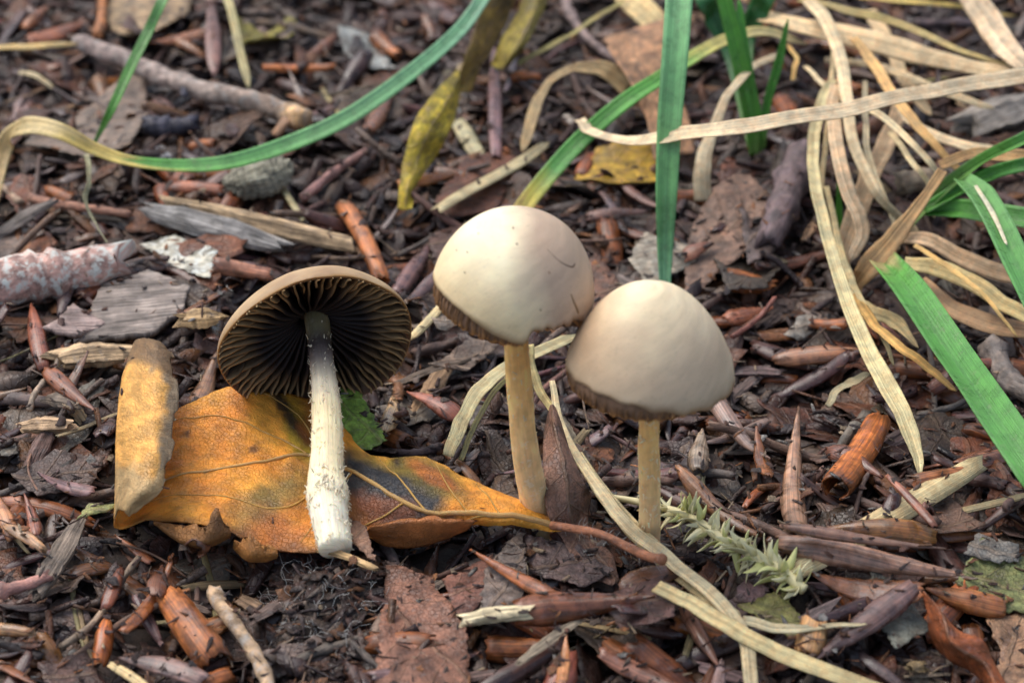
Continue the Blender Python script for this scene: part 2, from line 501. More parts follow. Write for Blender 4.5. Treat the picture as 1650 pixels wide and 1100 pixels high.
def g_chip(L, W, rng, fine=True, flat=0.45):
    n, ns = (12, 9) if fine else (4, 5)
    t = np.linspace(0, 1, n)
    path = np.stack([(t - 0.5) * L, 0.02 * L * np.sin(t * 3 + rng.uniform(0, 6)), 0.02 * L * np.sin(t * 4)], -1)
    prof = 1 - 0.35 * np.abs(2 * t - 1) ** 2.5 * rng.uniform(0.4, 1.4)
    ang = np.sort(np.linspace(0, 2 * np.pi, ns, endpoint=False) + rng.uniform(-0.25, 0.25, ns))
    rr = rng.uniform(0.75, 1.15, ns)
    Rg = W / 2 * prof[:, None] * rr[None] * (1 + 0.07 * rng.normal(size=(n, ns)))
    V = np.stack([np.repeat(path[:, :1], ns, 1), path[:, 1:2] + Rg * np.cos(ang), path[:, 2:3] + Rg * np.sin(ang) * flat], -1)
    V[0, :, 0] += rng.uniform(-0.55, 0.2, ns) * W; V[-1, :, 0] += rng.uniform(-0.2, 0.6, ns) * W
    I = np.arange(n * ns).reshape(n, ns); J = np.roll(I, -1, axis=1)
    F = [tuple(q) for q in np.stack([I[:-1].ravel(), J[:-1].ravel(), J[1:].ravel(), I[1:].ravel()], 1)]
    V = V.reshape(-1, 3); k = len(V)
    V = np.vstack([V, [[-L / 2 + 0.1 * W, 0, 0], [L / 2 - 0.1 * W, 0, 0]]])
    for i in range(ns):
        F.append((k, (i + 1) % ns, i)); F.append((k + 1, (n - 1) * ns + i, (n - 1) * ns + (i + 1) % ns))
    uv = np.stack([V[:, 0], np.concatenate([np.tile(np.cumsum(np.full(ns, W * 0.3)), n), [0, 0]])], -1)
    return V, F, uv, None

def sheet(poly, rng, step=0.16, curl=0.0, cup=0.0, wave=0.05, th=0.022, jag=0.04, axis=None, zfun=None):
    """A torn piece of leaf: jagged outline in local cm, triangulated inside, curled and waved."""
    poly = np.asarray(poly, float)
    nxt = np.roll(poly, -1, axis=0)
    pts = []
    for a, b_ in zip(poly, nxt):
        k = max(2, int(np.linalg.norm(b_ - a) / (step * 0.6)))
        nrm = np.array([b_[1] - a[1], a[0] - b_[0]]); nrm /= np.linalg.norm(nrm) + 1e-9
        for i in range(k):
            f = i / k
            pts.append(a + (b_ - a) * f + nrm * jag * (rng.normal() if i else 0.3 * rng.normal()))
    nb = len(pts)
    pts = np.array(pts)
    lo, hi = pts.min(0), pts.max(0)
    gxx, gyy = np.meshgrid(np.arange(lo[0], hi[0], step), np.arange(lo[1], hi[1], step))
    gp = np.stack([gxx.ravel(), gyy.ravel()], -1) + rng.uniform(-0.25, 0.25, (gxx.size, 2)) * step
    allp = [Vector(p) for p in np.vstack([pts, gp])]
    v2, e2, f2, *_ = delaunay_2d_cdt(allp, [], [list(range(nb))], 1, 1e-6)
    used = sorted({i for f in f2 for i in f}); mp = {i: k for k, i in enumerate(used)}
    P2 = np.array([v2[i] for i in used]); F2 = [tuple(mp[i] for i in f) for f in f2]
    ang = 0.0 if axis is None else axis
    ca, sa = math.cos(ang), math.sin(ang)
    u = P2[:, 0] * ca + P2[:, 1] * sa; v = -P2[:, 0] * sa + P2[:, 1] * ca
    size = max(hi - lo)
    z = curl * (v ** 2) / size + cup * (u ** 2) / size + wave * size * 0.5 * fbm(np.stack([P2[:, 0] / size * 3, P2[:, 1] / size * 3, np.full(len(u), rng.uniform(0, 99))], -1), 5, 3)
    if zfun is not None: z = z + zfun(u, v)
    z += 0.05 * np.abs(np.sin(np.clip(v, -3, 3) * 3)) * size * 0.1
    V = np.stack([P2[:, 0], P2[:, 1], z], -1)
    n = len(V)
    V2 = V - np.array([0, 0, th])
    ec = {}
    for f in F2:
        for i in range(len(f)):
            a, b_ = f[i], f[(i + 1) % len(f)]
            ec[(a, b_)] = 1
    F = list(F2) + [tuple(i + n for i in reversed(f)) for f in F2]
    for (a, b_) in ec:
        if (b_, a) not in ec: F.append((b_, a, a + n, b_ + n))
    uv = np.stack([u, v], -1)
    col = 0.82 + 0.25 * fbm(np.stack([P2[:, 0] * 1.3, P2[:, 1] * 1.3, np.full(len(u), rng.uniform(0, 99))], -1), 8, 2)
    col = np.repeat(np.clip(col, 0.4, 1)[:, None], 3, 1)
    return np.vstack([V, V2]), F, np.vstack([uv, uv]), np.vstack([col, col])

def g_frag(L, W, rng, fine=True):
    k = rng.integers(5, 8)
    a = np.sort(np.linspace(0, 2 * np.pi, k, endpoint=False) + rng.uniform(-0.4, 0.4, k))
    r = rng.uniform(0.65, 1.1, k)
    poly = np.stack([L / 2 * r * np.cos(a), W / 2 * r * np.sin(a)], -1)
    return sheet(poly, rng, 0.16 if fine else 0.3, curl=rng.uniform(-0.9, 0.9), cup=rng.uniform(-0.35, 0.35), wave=0.09, jag=0.03, axis=rng.uniform(-0.6, 0.6))

def g_strip(L, W, rng, fine=True):
    nu, nv = (18, 5) if fine else (5, 3)
    t = np.linspace(0, 1, nu); s = np.linspace(-1, 1, nv)
    w = W / 2 * (1 - 0.25 * np.abs(2 * t - 1) ** 3)
    P = np.stack([np.repeat(((t - 0.5) * L)[:, None], nv, 1), w[:, None] * s[None] + 0.02 * L * np.sin(t * 3 + rng.uniform(0, 6))[:, None],
                  -0.12 * W * np.abs(s)[None] + 0.015 * L * np.sin(t * 4 + rng.uniform(0, 6))[:, None]], -1)
    P[0, :, 0] += rng.uniform(-0.3, 0.2, nv) * W; P[-1, :, 0] += rng.uniform(-0.2, 0.4, nv) * W
    return shell(P, 0.025)

GEN = dict(bud=g_bud, husk=g_husk, twig=g_twig, chip=g_chip, frag=g_frag, strip=g_strip)
MATOF = dict(bud='bud', husk='husk', twig='twig', chip='wood', frag='frag', strip='straw')

def rot_to(xdir, zdir):
    x = unit(xdir); z = np.asarray(zdir, float); z = unit(z - x * (z @ x)); y = np.cross(z, x)
    return np.stack([x, y, z], 1)

def settle(V, x, y, yaw, rng, q=72, tiltmax=0.55, jit=0.16):
    """Rest a shape on the litter surface at x, y: tilt it to the slope below it, lift it until it is carried."""
    c, s = math.cos(yaw), math.sin(yaw)
    R = np.array([[c, -s, 0], [s, c, 0], [0, 0, 1.0]])
    W = V @ R.T
    h = hsample(W[:, 0] + x, W[:, 1] + y)
    A = np.stack([W[:, 0], W[:, 1], np.ones(len(W))], 1)
    co = np.linalg.lstsq(A, h, rcond=None)[0]
    a, b_ = np.clip(co[0] + rng.normal() * jit, -tiltmax, tiltmax), np.clip(co[1] + rng.normal() * jit, -tiltmax, tiltmax)
    n = unit(np.array([-a, -b_, 1.0]))
    xd = R[:, 0] - n * (R[:, 0] @ n)
    R2 = rot_to(xd, n)
    W = V @ R2.T
    h = hsample(W[:, 0] + x, W[:, 1] + y)
    z = np.percentile(h - W[:, 2], q)
    return R2, np.array([x, y, z]), W + np.array([x, y, z])

# ------------------------------------------------------------------ fine litter below everything: nobody could count it
DARK = [lin(74, 52, 46), lin(92, 62, 50), lin(60, 46, 46), lin(112, 74, 52), lin(84, 68, 66), lin(100, 84, 76), lin(134, 92, 58), lin(120, 104, 92), lin(70, 42, 34)]
rs = np.random.default_rng(21)
protos = []
for kd, cnt in (('bud', 8), ('frag', 8), ('twig', 5), ('chip', 6), ('strip', 3), ('husk', 3)):
    for i in range(cnt):
        L = {'bud': 0.9, 'frag': 0.9, 'twig': 1.2, 'chip': 0.7, 'strip': 1.2, 'husk': 0.6}[kd]
        W = {'bud': 0.26, 'frag': 0.6, 'twig': 0.10, 'chip': 0.26, 'strip': 0.12, 'husk': 0.25}[kd]
        protos.append(GEN[kd](L, W, rs, False))
parts, tints = [], []
for i in range(11500):
    if i < 9300:
        x, y = rs.uniform(-15.5, 15.5), rs.uniform(-13.5, 19)
    else:
        x, y = rs.uniform(-19.5, 19.5), rs.uniform(-17, 24)
    v, f, u, c = protos[rs.integers(len(protos))]
    sc = rs.uniform(0.45, 1.7) * np.array([1, rs.uniform(0.7, 1.3), rs.uniform(0.7, 1.2)])
    R2, T, W = settle(v * sc, x, y, rs.uniform(0, 6.28), rs, 60, 0.9, 0.35)
    stamp(W, 1.0)
    parts.append((W, f, u + rs.uniform(0, 50, 2), c))
    tints.append(DARK[rs.integers(len(DARK))] * rs.uniform(0.35, 0.9))  # tints lowered to put deeper shade into the gaps between pieces
put('fine_litter', mesh('fine_litter', join(parts, tints), 'frag'), kind='stuff', label='fine crumbs of dark brown leaf litter covering the soil', cat='leaf litter')
# a coarser skirt of the same litter outside the view
parts, tints = [], []
for i in range(3500):
    r = 18 + 60 * rs.random() ** 1.4; a = rs.uniform(0, 6.28)
    x, y = r * math.cos(a), 3 + r * math.sin(a)
    if abs(x) < 17 and -15 < y < 21: continue
    v, f, u, c = protos[rs.integers(len(protos))]
    yaw = rs.uniform(0, 6.28); sc = rs.uniform(1.2, 3.0)
    cy, sy = math.cos(yaw), math.sin(yaw)
    W = (v * sc) @ np.array([[cy, -sy, 0], [sy, cy, 0], [0, 0, 1.0]]).T + np.array([x, y, float(terrain(np.array([x]), np.array([y]))[0]) + 0.1])
    parts.append((W, f, u + rs.uniform(0, 50, 2), c)); tints.append(DARK[rs.integers(len(DARK))] * rs.uniform(0.5, 1.1))
put('outer_litter', mesh('outer_litter', join(parts, tints), 'frag'), kind='stuff', label='brown leaf litter spreading away over the surrounding soil', cat='leaf litter')

# ------------------------------------------------------------------ loose pieces of litter, each a thing
LEAFPOLY = [(185, 860), (180, 700), (225, 540), (300, 560), (300, 640), (380, 600), (500, 600), (560, 690), (700, 730), (930, 830), (930, 860), (740, 880), (620, 900), (440, 910), (300, 870)]
def inside(p, poly):
    x, y = p; r = False
    for (x0, y0), (x1, y1) in zip(poly, poly[1:] + poly[:1]):
        if (y0 > y) != (y1 > y) and x < (x1 - x0) * (y - y0) / (y1 - y0) + x0: r = not r
    return r

KINDS = [  # kind, look, how many, length, width, colour, name, label, category
 ('frag', 130, (1.0, 2.6), (0.7, 1.5), lin(106, 82, 70), 'leaf_scrap', 'purplish brown scrap of dead leaf', 'leaf scrap', 'purplish leaf scraps'),
 ('frag', 80, (0.9, 2.2), (0.6, 1.2), lin(138, 122, 112), 'leaf_scrap', 'grey weathered scrap of dead leaf', 'leaf scrap', 'grey leaf scraps'),
 ('frag', 90, (0.9, 2.2), (0.6, 1.2), lin(128, 80, 52), 'leaf_scrap', 'rust brown scrap of dead leaf', 'leaf scrap', 'rust brown leaf scraps'),
 ('chip', 60, (0.6, 1.6), (0.22, 0.5), lin(120, 104, 94), 'wood_chip', 'grey brown splinter of rotting wood', 'wood chip', 'grey wood splinters'),
 ('chip', 26, (0.6, 1.5), (0.18, 0.36), lin(176, 148, 112), 'wood_chip', 'pale tan splinter of wood', 'wood chip', 'pale wood splinters'),
 ('twig', 60, (1.4, 3.2), (0.10, 0.24), lin(116, 90, 80), 'twig', 'thin purplish twig', 'twig', 'purplish twigs'),
 ('twig', 34, (1.0, 2.4), (0.10, 0.22), lin(108, 98, 92), 'twig', 'thin grey twig', 'twig', 'grey twigs'),
 ('twig', 44, (1.2, 3.0), (0.03, 0.06), lin(124, 100, 80), 'rootlet', 'hair thin brown rootlet', 'rootlet', 'thin rootlets'),
 ('bud', 95, (1.2, 2.6), (0.26, 0.5), lin(104, 70, 60), 'bud_scale', 'reddish brown pointed bud scale', 'bud scale', 'reddish bud scales'),
 ('bud', 80, (1.0, 2.2), (0.24, 0.44), lin(156, 102, 62), 'bud_scale', 'orange brown pointed bud scale', 'bud scale', 'orange bud scales'),
 ('bud', 55, (1.0, 2.2), (0.22, 0.40), lin(126, 106, 100), 'bud_scale', 'greyish mauve pointed bud scale', 'bud scale', 'mauve bud scales'),
 ('husk', 55, (0.7, 1.6), (0.28, 0.5), lin(150, 88, 46), 'husk', 'glossy orange brown hollow husk', 'husk', 'orange brown husks'),
 ('husk', 40, (0.6, 1.4), (0.26, 0.45), lin(92, 62, 54), 'husk', 'dark brown hollow husk', 'husk', 'dark husks'),
 ('strip', 26, (1.2, 2.6), (0.10, 0.20), lin(186, 168, 128), 'straw', 'pale bit of dry straw', 'straw', 'bits of straw'),
]
MARKS = [(60, 30, 'by the fat orange husk'), (240, 40, 'by the large tan leaf'), (300, 130, 'beside the grey branch'), (480, 80, 'near the olive curled leaf'),
 (600, 90, 'by the blue grey leaf flake'), (560, 190, 'under the long green blade'), (690, 220, 'by the yellow curled leaf'), (800, 150, 'around the long mauve bud scale'),
 (860, 50, 'by the yellow green strap leaf'), (920, 180, 'under the tan curling strip'), (1030, 120, 'by the folded tan leaf'), (990, 280, 'by the mottled yellow leaf'),
 (1215, 230, 'at the foot of the green tuft'), (1270, 330, 'around the thick dark stub'), (1360, 80, 'under the tangled dry blades'), (1480, 60, 'under the broad spotted dry blade'),
 (1600, 190, 'by the grey block of rotting wood'), (1420, 330, 'between the hanging dry blades'), (1150, 400, 'around the broad grey brown leaf'), (1270, 520, 'by the small orange husk'),
 (1330, 620, 'in the dark hollow'), (1560, 620, 'beneath the broad green blade'), (1560, 480, 'under the arching straw blade'), (1380, 740, 'by the big glossy husk'),
 (1530, 780, 'at the end of the long flat straw'), (1240, 740, 'by the pale mauve spike'), (1180, 880, 'by the moss sprig'), (1400, 930, 'around the twin pinkish scales'),
 (1560, 1000, 'by the rust coloured curled leaf'), (1320, 1060, 'by the spotted straw blade'), (1120, 1040, 'between the bleached blades'), (960, 1030, 'by the wide boat shaped scale'),
 (800, 980, 'by the dark pointed scale below the orange leaf'), (680, 1020, 'by the veined red brown leaf'), (540, 1000, 'around the soil clump'), (390, 990, 'in the hollow by the cup husk'),
 (220, 1040, 'by the thin forked twig'), (60, 1000, 'by the pink brown stick'), (100, 880, 'by the dark splintered wood'), (120, 770, 'beside the rolled leaf edge'),
 (80, 660, 'by the pale stub of wood'), (60, 540, 'by the lichen crusted branch piece'), (230, 490, 'by the flat bark plate'), (400, 370, 'by the split wood chunk'),
 (120, 330, 'by the pinkish jointed twig'), (420, 290, 'by the grey ribbed seed case'), (560, 400, 'by the stout orange brown stick'), (330, 600, 'by the overturned cap'),
 (700, 500, 'between the overturned cap and the cream mushroom'), (760, 680, 'by the bleached split grass'), (900, 560, 'under the standing caps'), (1000, 760, 'between the standing stems'),
 (740, 310, 'by the flat split straw'), (60, 170, 'by the grey torn leaf')]
rk = np.random.default_rng(5)
jobs = []
for ki, k in enumerate(KINDS):
    ms = []
    for v in range(9):
        L, W = rk.uniform(*k[2]), rk.uniform(*k[3])
        shp = GEN[k[0]](L, W, rk, True)
        ms.append((shp[0], mesh(k[5], shp, MATOF[k[0]], k[0] != 'chip')))
    jobs += [(ki, ms[j % 9]) for j in range(k[1])]
order = rk.permutation(len(jobs))
# big leaf scraps first, so that the slender pieces end up on top
order = sorted(order, key=lambda j: (0 if jobs[j][0] < 3 else 1) + rk.uniform(0, 1.3))
for j in order:
    ki, (v, me) = jobs[j]
    k = KINDS[ki]
    for tries in range(30):
        px, py = rk.uniform(-60, 1710), rk.uniform(-60, 1160)
        if inside((px, py), LEAFPOLY): continue
        break
    p = G(px, py, 0.4)
    sc = rk.uniform(0.75, 1.2)
    R2, T, W = settle(v * sc, p[0], p[1], rk.uniform(0, 6.28), rk, 74, 0.6, 0.2)
    stamp(W)
    mt = np.eye(4); mt[:3, :3] = R2 * sc; mt[:3, 3] = T * S
    pq = proj(T)
    jc = k[4] * rk.uniform(0.42, 1.0) * (1 + 0.07 * rk.normal(size=3))
    put(k[5], me, mat=Matrix(mt), color=np.clip(jc, 0.01, 1), label=k[6] + ' ' + min(MARKS, key=lambda m_: (m_[0] - pq[0]) ** 2 + 1.6 * (m_[1] - pq[1]) ** 2)[2], cat=k[7], group=k[8])
HS = blur(np.maximum(H, blur(H, 3)), 4)
# ------------------------------------------------------------------ the big orange leaf
rl = np.random.default_rng(11)
LZ = float(np.percentile([HS[cell(*G(px, py, 0.4)[:2])] for px in range(220, 900, 40) for py in (700, 780, 850) if inside((px, py), LEAFPOLY)], 95))
NET = [  # columns from the rolled free edge at the tip side to the stalk, rows from the lower margin to the upper one: photo x, y, height
 [(207, 835, .75), (262, 788, 1.05), (280, 715, 1.2), (287, 640, 1.2), (280, 572, 1.0)],
 [(200, 825, .85), (232, 778, 1.25), (243, 705, 1.45), (248, 625, 1.45), (248, 547, 1.2)],
 [(189, 830, .5), (190, 775, .75), (190, 700, .9), (196, 620, .95), (215, 556, .9)],
 [(190, 850, .16), (200, 812, .22), (212, 765, .25), (225, 715, .25), (240, 660, .3)],
 [(245, 838, .25), (285, 800, .28), (297, 750, .32), (300, 700, .36), (300, 652, .42)],
 [(345, 850, .45), (372, 810, .32), (385, 750, .36), (385, 690, .45), (372, 622, .65)],
 [(425, 893, .12), (450, 835, .25), (460, 770, .35), (465, 700, .4), (455, 636, .4)],
 [(515, 893, .15), (522, 840, .2), (527, 785, .3), (528, 735, .3), (528, 655, .25)],
 [(585, 868, .15), (590, 835, .35), (598, 800, .55), (600, 755, .6), (592, 729, .5)],
 [(665, 873, .1), (680, 845, .4), (690, 815, .6), (690, 780, .65), (680, 735, .5)],
 [(755, 852, .2), (768, 838, .4), (775, 822, .5), (780, 803, .5), (765, 772, .4)],
 [(848, 849, .25), (852, 842, .35), (856, 834, .4), (858, 825, .4), (852, 812, .35)],
 [(905, 852, .3), (908, 849, .33), (910, 846, .35), (911, 843, .35), (910, 839, .33)],
]
net = np.array(NET, float)
NU, NV = 132, 48
cols = np.stack([crom(net[:, r], NU) for r in range(5)], 1)
grid = np.stack([crom(cols[i], NV) for i in range(NU)], 0)
LP = np.zeros((NU, NV, 3))
for i in range(NU):
    for j in range(NV):
        LP[i, j] = G(grid[i, j, 0], grid[i, j, 1], LZ + grid[i, j, 2])
# torn margins: pull edge rows inwards unevenly
ee = fbm(np.stack([np.arange(NU) * 0.16, np.zeros(NU), np.zeros(NU)], -1), 4, 4)
for r, w in ((0, 1.0), (1, 0.6), (2, 0.3)):
    k1 = (np.clip(ee, 0, 1) * 0.38 * w)[:, None]
    LP[:, r] = LP[:, r] + (LP[:, 6] - LP[:, r]) * k1
    k2 = (np.clip(np.roll(ee, 37), 0, 1) * 0.10 * w)[:, None]
    LP[:, -1 - r] = LP[:, -1 - r] + (LP[:, -7] - LP[:, -1 - r]) * k2
e2 = fbm(np.stack([np.arange(NV) * 0.3, np.zeros(NV), np.zeros(NV)], -1), 6, 3)
LP[0] += (LP[6] - LP[0]) * np.clip(e2 * 0.9 + 0.3, 0, 1.2)[:, None]
LP[1] += (LP[6] - LP[1]) * np.clip(e2 * 0.5 + 0.2, 0, 0.8)[:, None]
LP[..., 2] += 0.07 * fbm(LP.reshape(-1, 3) * 1.5, 12, 4).reshape(NU, NV)
gp = grid.reshape(-1, 3)
def blob(px, py, rx, ry, ang=0.0, soft=0.35, seed=0):
    c, s = math.cos(ang), math.sin(ang)
    dx, dy = gp[:, 0] - px, gp[:, 1] - py
    a, b_ = (dx * c + dy * s) / rx, (-dx * s + dy * c) / ry
    d = np.sqrt(a * a + b_ * b_) + 0.35 * fbm(np.stack([gp[:, 0] / 28, gp[:, 1] / 28, np.full(len(gp), seed)], -1), seed, 3)
    return np.clip((1 + soft - d) / (2 * soft), 0, 1)[:, None]
LC = np.tile(lin(250, 178, 66), (NU * NV, 1))
pn = np.stack([gp[:, 0] / 60, gp[:, 1] / 60, 0 * gp[:, 0]], -1)
LC = LC * (1 + 0.25 * fbm(pn, 31, 4))[:, None]
LC += (lin(234, 142, 50) - LC) * np.clip(0.5 + fbm(pn * 0.8, 77, 3), 0, 1)[:, None] * 0.7
for (c_, f_, args) in (
    (lin(134, 118, 66), 0.9, (420, 815, 105, 28, -0.75, 0.5, 3)),
    (lin(176, 104, 52), 0.8, (450, 860, 60, 40, -0.3, 0.5, 5)),
    (lin(166, 150, 40), 0.8, (490, 700, 26, 50, -0.6, 0.3, 8)),
    (lin(44, 34, 26), 0.95, (478, 690, 13, 56, -0.6, 0.25, 9)),
    (lin(150, 86, 36), 0.8, (505, 680, 24, 30, 0, 0.3, 19)),
    (lin(172, 150, 54), 0.8, (625, 785, 105, 52, 0.25, 0.3, 10)),
    (lin(56, 58, 62), 1.0, (622, 792, 92, 44, 0.35, 0.3, 11)),
    (lin(150, 88, 52), 0.8, (600, 820, 60, 24, 0.1, 0.4, 12)),
    (lin(120, 104, 46), 0.85, (690, 765, 62, 22, 0.5, 0.3, 13)),
    (lin(190, 112, 46), 0.9, (692, 764, 40, 11, 0.5, 0.3, 14)),
    (lin(70, 56, 48), 0.8, (690, 850, 60, 20, -0.05, 0.4, 15)),
    (lin(168, 100, 54), 0.8, (660, 862, 60, 12, 0, 0.4, 16)),
    (lin(120, 74, 44), 0.8, (350, 862, 50, 22, 0, 0.4, 17)),
    (lin(120, 78, 48), 0.8, (470, 892, 70, 14, 0, .4, 21)), (lin(60, 40, 28), 0.9, (640, 742, 7, 5, 0, .3, 22)), (lin(60, 40, 28), 0.9, (330, 760, 6, 5, 0, .3, 23)), (lin(90, 60, 36), 0.8, (410, 720, 7, 6, 0, .3, 24)), (lin(70, 46, 30), 0.85, (300, 700, 5, 5, 0, .3, 25)),
    (lin(96, 66, 44), 0.7, (255, 845, 55, 14, 0, 0.4, 18))):
    LC = LC + (c_ - LC) * blob(*args) * f_
LC = LC.reshape(NU, NV, 3)
ui = np.arange(NU) / (NU - 1) * 12
roll = np.clip((2.6 - ui) / 0.5, 0, 1)[:, None, None]
LC = LC + (lin(246, 190, 104) - LC) * roll * 0.9
edge = np.clip((0.85 - ui[:, None] + 0.35 * fbm(np.stack([gp[:, 0] / 30, gp[:, 1] / 30, 0 * gp[:, 0]], -1), 41, 3).reshape(NU, NV)) / 0.25, 0, 1)[..., None]
LC = LC + (lin(156, 142, 120) - LC) * edge * 0.95
low = np.clip((np.arange(NV)[None, :] / NV * -1 + 0.34 + 0.1 * fbm(np.stack([gp[:, 0] / 20, gp[:, 1] / 20, 0 * gp[:, 0]], -1), 43, 3).reshape(NU, NV)) / 0.1, 0, 1)[..., None] * roll
LC = LC + (lin(196, 168, 120) - LC) * low * 0.9
tip = np.clip((np.arange(NV)[None, :, None] / NV - 0.80) / 0.06, 0, 1) * roll
LC = LC + (lin(134, 108, 78) - LC) * tip * 0.95
leaf = empty('autumn_leaf', G(520, 780, LZ), 'big curled orange autumn leaf with dark stains under the overturned mushroom', 'leaf')
solid('blade', shell(LP, 0.025, LC), 'orange', parent=leaf)
stamp((LP - np.array([0, 0, 0.02])).reshape(-1, 3), 2.0)
def on_leaf(u, v, dz=0.0):
    a, b_ = np.clip(u / 12 * (NU - 1), 0, NU - 1.001), np.clip(v * (NV - 1), 0, NV - 1.001)
    i, j = int(a), int(b_); fa, fb = a - i, b_ - j
    p = (LP[i, j] * (1 - fa) + LP[i + 1, j] * fa) * (1 - fb) + (LP[i, j + 1] * (1 - fa) + LP[i + 1, j + 1] * fa) * fb
    return p + np.array([0, -0.3 * dz, dz])
def leaf_z(px, py):
    d = np.hypot(grid[..., 0] - px, grid[..., 1] - py)
    return d
def margin(NETm, rgb, seed):
    nt_ = np.array([[G(a, b_, LZ + h) for (a, b_, h) in row] for row in NETm])
    cc = np.stack([crom(nt_[:, r], 34) for r in range(nt_.shape[1])], 1)
    P = np.stack([crom(cc[i], 14) for i in range(34)], 0)
    e = fbm(np.stack([np.arange(34) * .3, np.zeros(34), np.full(34, seed)], -1), seed, 4)
    P[:, -1] += (P[:, -4] - P[:, -1]) * np.clip(e * .8, -.3, .9)[:, None]
    P[..., 2] += .02 * fbm(P.reshape(-1, 3) * 3, seed, 3).reshape(34, 14)
    c = np.clip(.8 + .35 * fbm(P.reshape(-1, 3) * 2, seed + 2, 3), .35, 1.1)
    solid('curled_margin', shell(P, .022, np.repeat(c[:, None], 3, 1).reshape(34, 14, 3)), 'orange', color=lin(*rgb), parent=leaf)
margin([[(248, 840, .28), (250, 846, .2), (254, 846, .3), (258, 842, .34)], [(285, 845, .3), (285, 870, .1), (292, 872, .32), (300, 850, .5)],
        [(320, 848, .38), (318, 884, .02), (326, 876, .36), (330, 845, .62)], [(345, 848, .44), (346, 878, .05), (352, 866, .42), (350, 826, .78)], [(372, 858, .36), (370, 866, .2), (372, 860, .4), (368, 846, .5)]], (176, 124, 70), 3)
margin([[(378, 868, .3), (376, 884, .1), (384, 878, .3), (392, 866, .42)], [(400, 878, .25), (396, 903, .0), (404, 894, .3), (408, 866, .5)],
        [(425, 888, .2), (424, 906, .0), (430, 894, .25), (428, 876, .38)], [(446, 890, .2), (446, 898, .1), (448, 892, .22), (446, 884, .28)]], (186, 128, 66), 5)
margin([[(588, 862, .15), (592, 856, .3), (596, 850, .4), (600, 848, .42)], [(620, 880, .0), (630, 862, .3), (640, 842, .56), (648, 836, .58)],
        [(665, 882, .0), (680, 862, .3), (690, 840, .6), (697, 832, .62)], [(710, 872, .1), (722, 858, .35), (732, 842, .6), (738, 836, .6)],
        [(752, 856, .25), (758, 848, .4), (765, 840, .5), (770, 836, .5)]], (196, 124, 66), 7)
def leaf_vein(name, uvs, r0, r1, c, lift=0.004):
    q = crom(uvs, 40)
    pts = np.array([on_leaf(a, b_, lift) for a, b_ in q])
    solid(name, tube(pts, np.linspace(r0, r1, 40), 6, bump=0.08), 'stem', color=c, parent=leaf)
leaf_vein('midrib', [(12, .5), (11, .48), (10, .42), (9, .42), (8, .62), (7, .72), (6, .62), (5, .5), (4, .42), (3.2, .4)], 0.06, 0.018, lin(176, 140, 86))
for uvs in ([(9.0, .42), (8.4, .8), (8.2, .98)], [(9.8, .42), (9.4, .75), (9.2, .98)], [(10.4, .45), (10.1, .8), (10, .97)], [(8.6, .5), (8.2, .25), (7.6, .06)],
            [(9.4, .42), (9.0, .22), (8.6, .04)], [(10.2, .42), (9.8, .2), (9.5, .04)], [(7, .72), (6.3, .88), (5.6, .97)], [(6.6, .68), (5.6, .72), (4.6, .85), (3.6, .9)],
            [(7.2, .70), (6.5, .42), (5.7, .3), (4.6, .28), (3.4, .22)], [(7.6, .68), (7.0, .35), (6.6, .08)], [(3.0, .5), (2.2, .6), (1.4, .68), (.9, .7)], [(3.0, .25), (2.2, .32), (1.4, .4), (.8, .42)], [(3.0, .75), (2.2, .82), (1.4, .88)]):
    leaf_vein('vein', uvs, 0.022, 0.008, lin(186, 138, 70))
st = [on_leaf(11.6, .5), hit(960, 858, .85), hit(1010, 880, .85), hit(1045, 896, .85), hit(1068, 901, .9)]
pth = crom(st, 36)
solid('stalk', tube(pth, np.interp(np.linspace(0, 1, 36), [0, .5, .9, 1], [.075, .075, .085, .10]), 10, bump=0.08), 'twig', color=lin(166, 112, 82), parent=leaf)
hair = []
for i in range(80):
    p = pth[rl.integers(2, 35)]
    a = rl.uniform(0, 6.28); d = unit(np.array([rl.normal() * .5, math.cos(a), math.sin(a) + 0.5]))
    ln = rl.uniform(.1, .26)
    hair.append(tube(np.array([p, p + d * ln * .55, p + d * ln + np.array([.04, 0, -.02])]), [.005, .004, .002], 3, ends=False))
solid('stalk_hair', join(hair), 'thread', color=(.45, .42, .38), parent=leaf, kind='stuff')

def patch(NET, nu=40, nv=20, th=0.022, tear=0.12, rough=0.03, seed=0, base=None):
    """A leaf surface from a net of (photo x, y, height above the litter)."""
    nt_ = np.array([[np.array(hit(a, b_, h)) for (a, b_, h) in row] for row in NET])
    cc = np.stack([crom(nt_[:, r], nu) for r in range(nt_.shape[1])], 1)
    P = np.stack([crom(cc[i], nv) for i in range(nu)], 0)
    e = fbm(np.stack([np.arange(nu) * 0.35, np.zeros(nu), np.full(nu, seed)], -1), seed, 4)
    for r, w in ((0, 1.0), (1, 0.5)):
        P[:, r] += (P[:, 4] - P[:, r]) * (np.clip(e, -0.2, 1) * tear * 5 * w * 0.3)[:, None]
        P[:, -1 - r] += (P[:, -5] - P[:, -1 - r]) * (np.clip(np.roll(e, 11), -0.2, 1) * tear * 5 * w * 0.3)[:, None]
    P[..., 2] += rough * fbm(P.reshape(-1, 3) * 2.5, seed + 3, 3).reshape(nu, nv)
    c = np.clip(0.85 + 0.3 * fbm(P.reshape(-1, 3) * 1.4, seed + 9, 3), 0.4, 1.1)
    return shell(P, th, np.repeat(c[:, None], 3, 1).reshape(nu, nv, 3))

# ------------------------------------------------------------------ mushrooms
def frame_of(axis):
    z = unit(axis)
    x = unit(np.cross(np.array([0, 1.0, 0]), z)) if abs(z[1]) < 0.95 else unit(np.cross(np.array([0, 0, -1.0]), z) * -1)
    return np.stack([x, np.cross(z, x), z], 1)

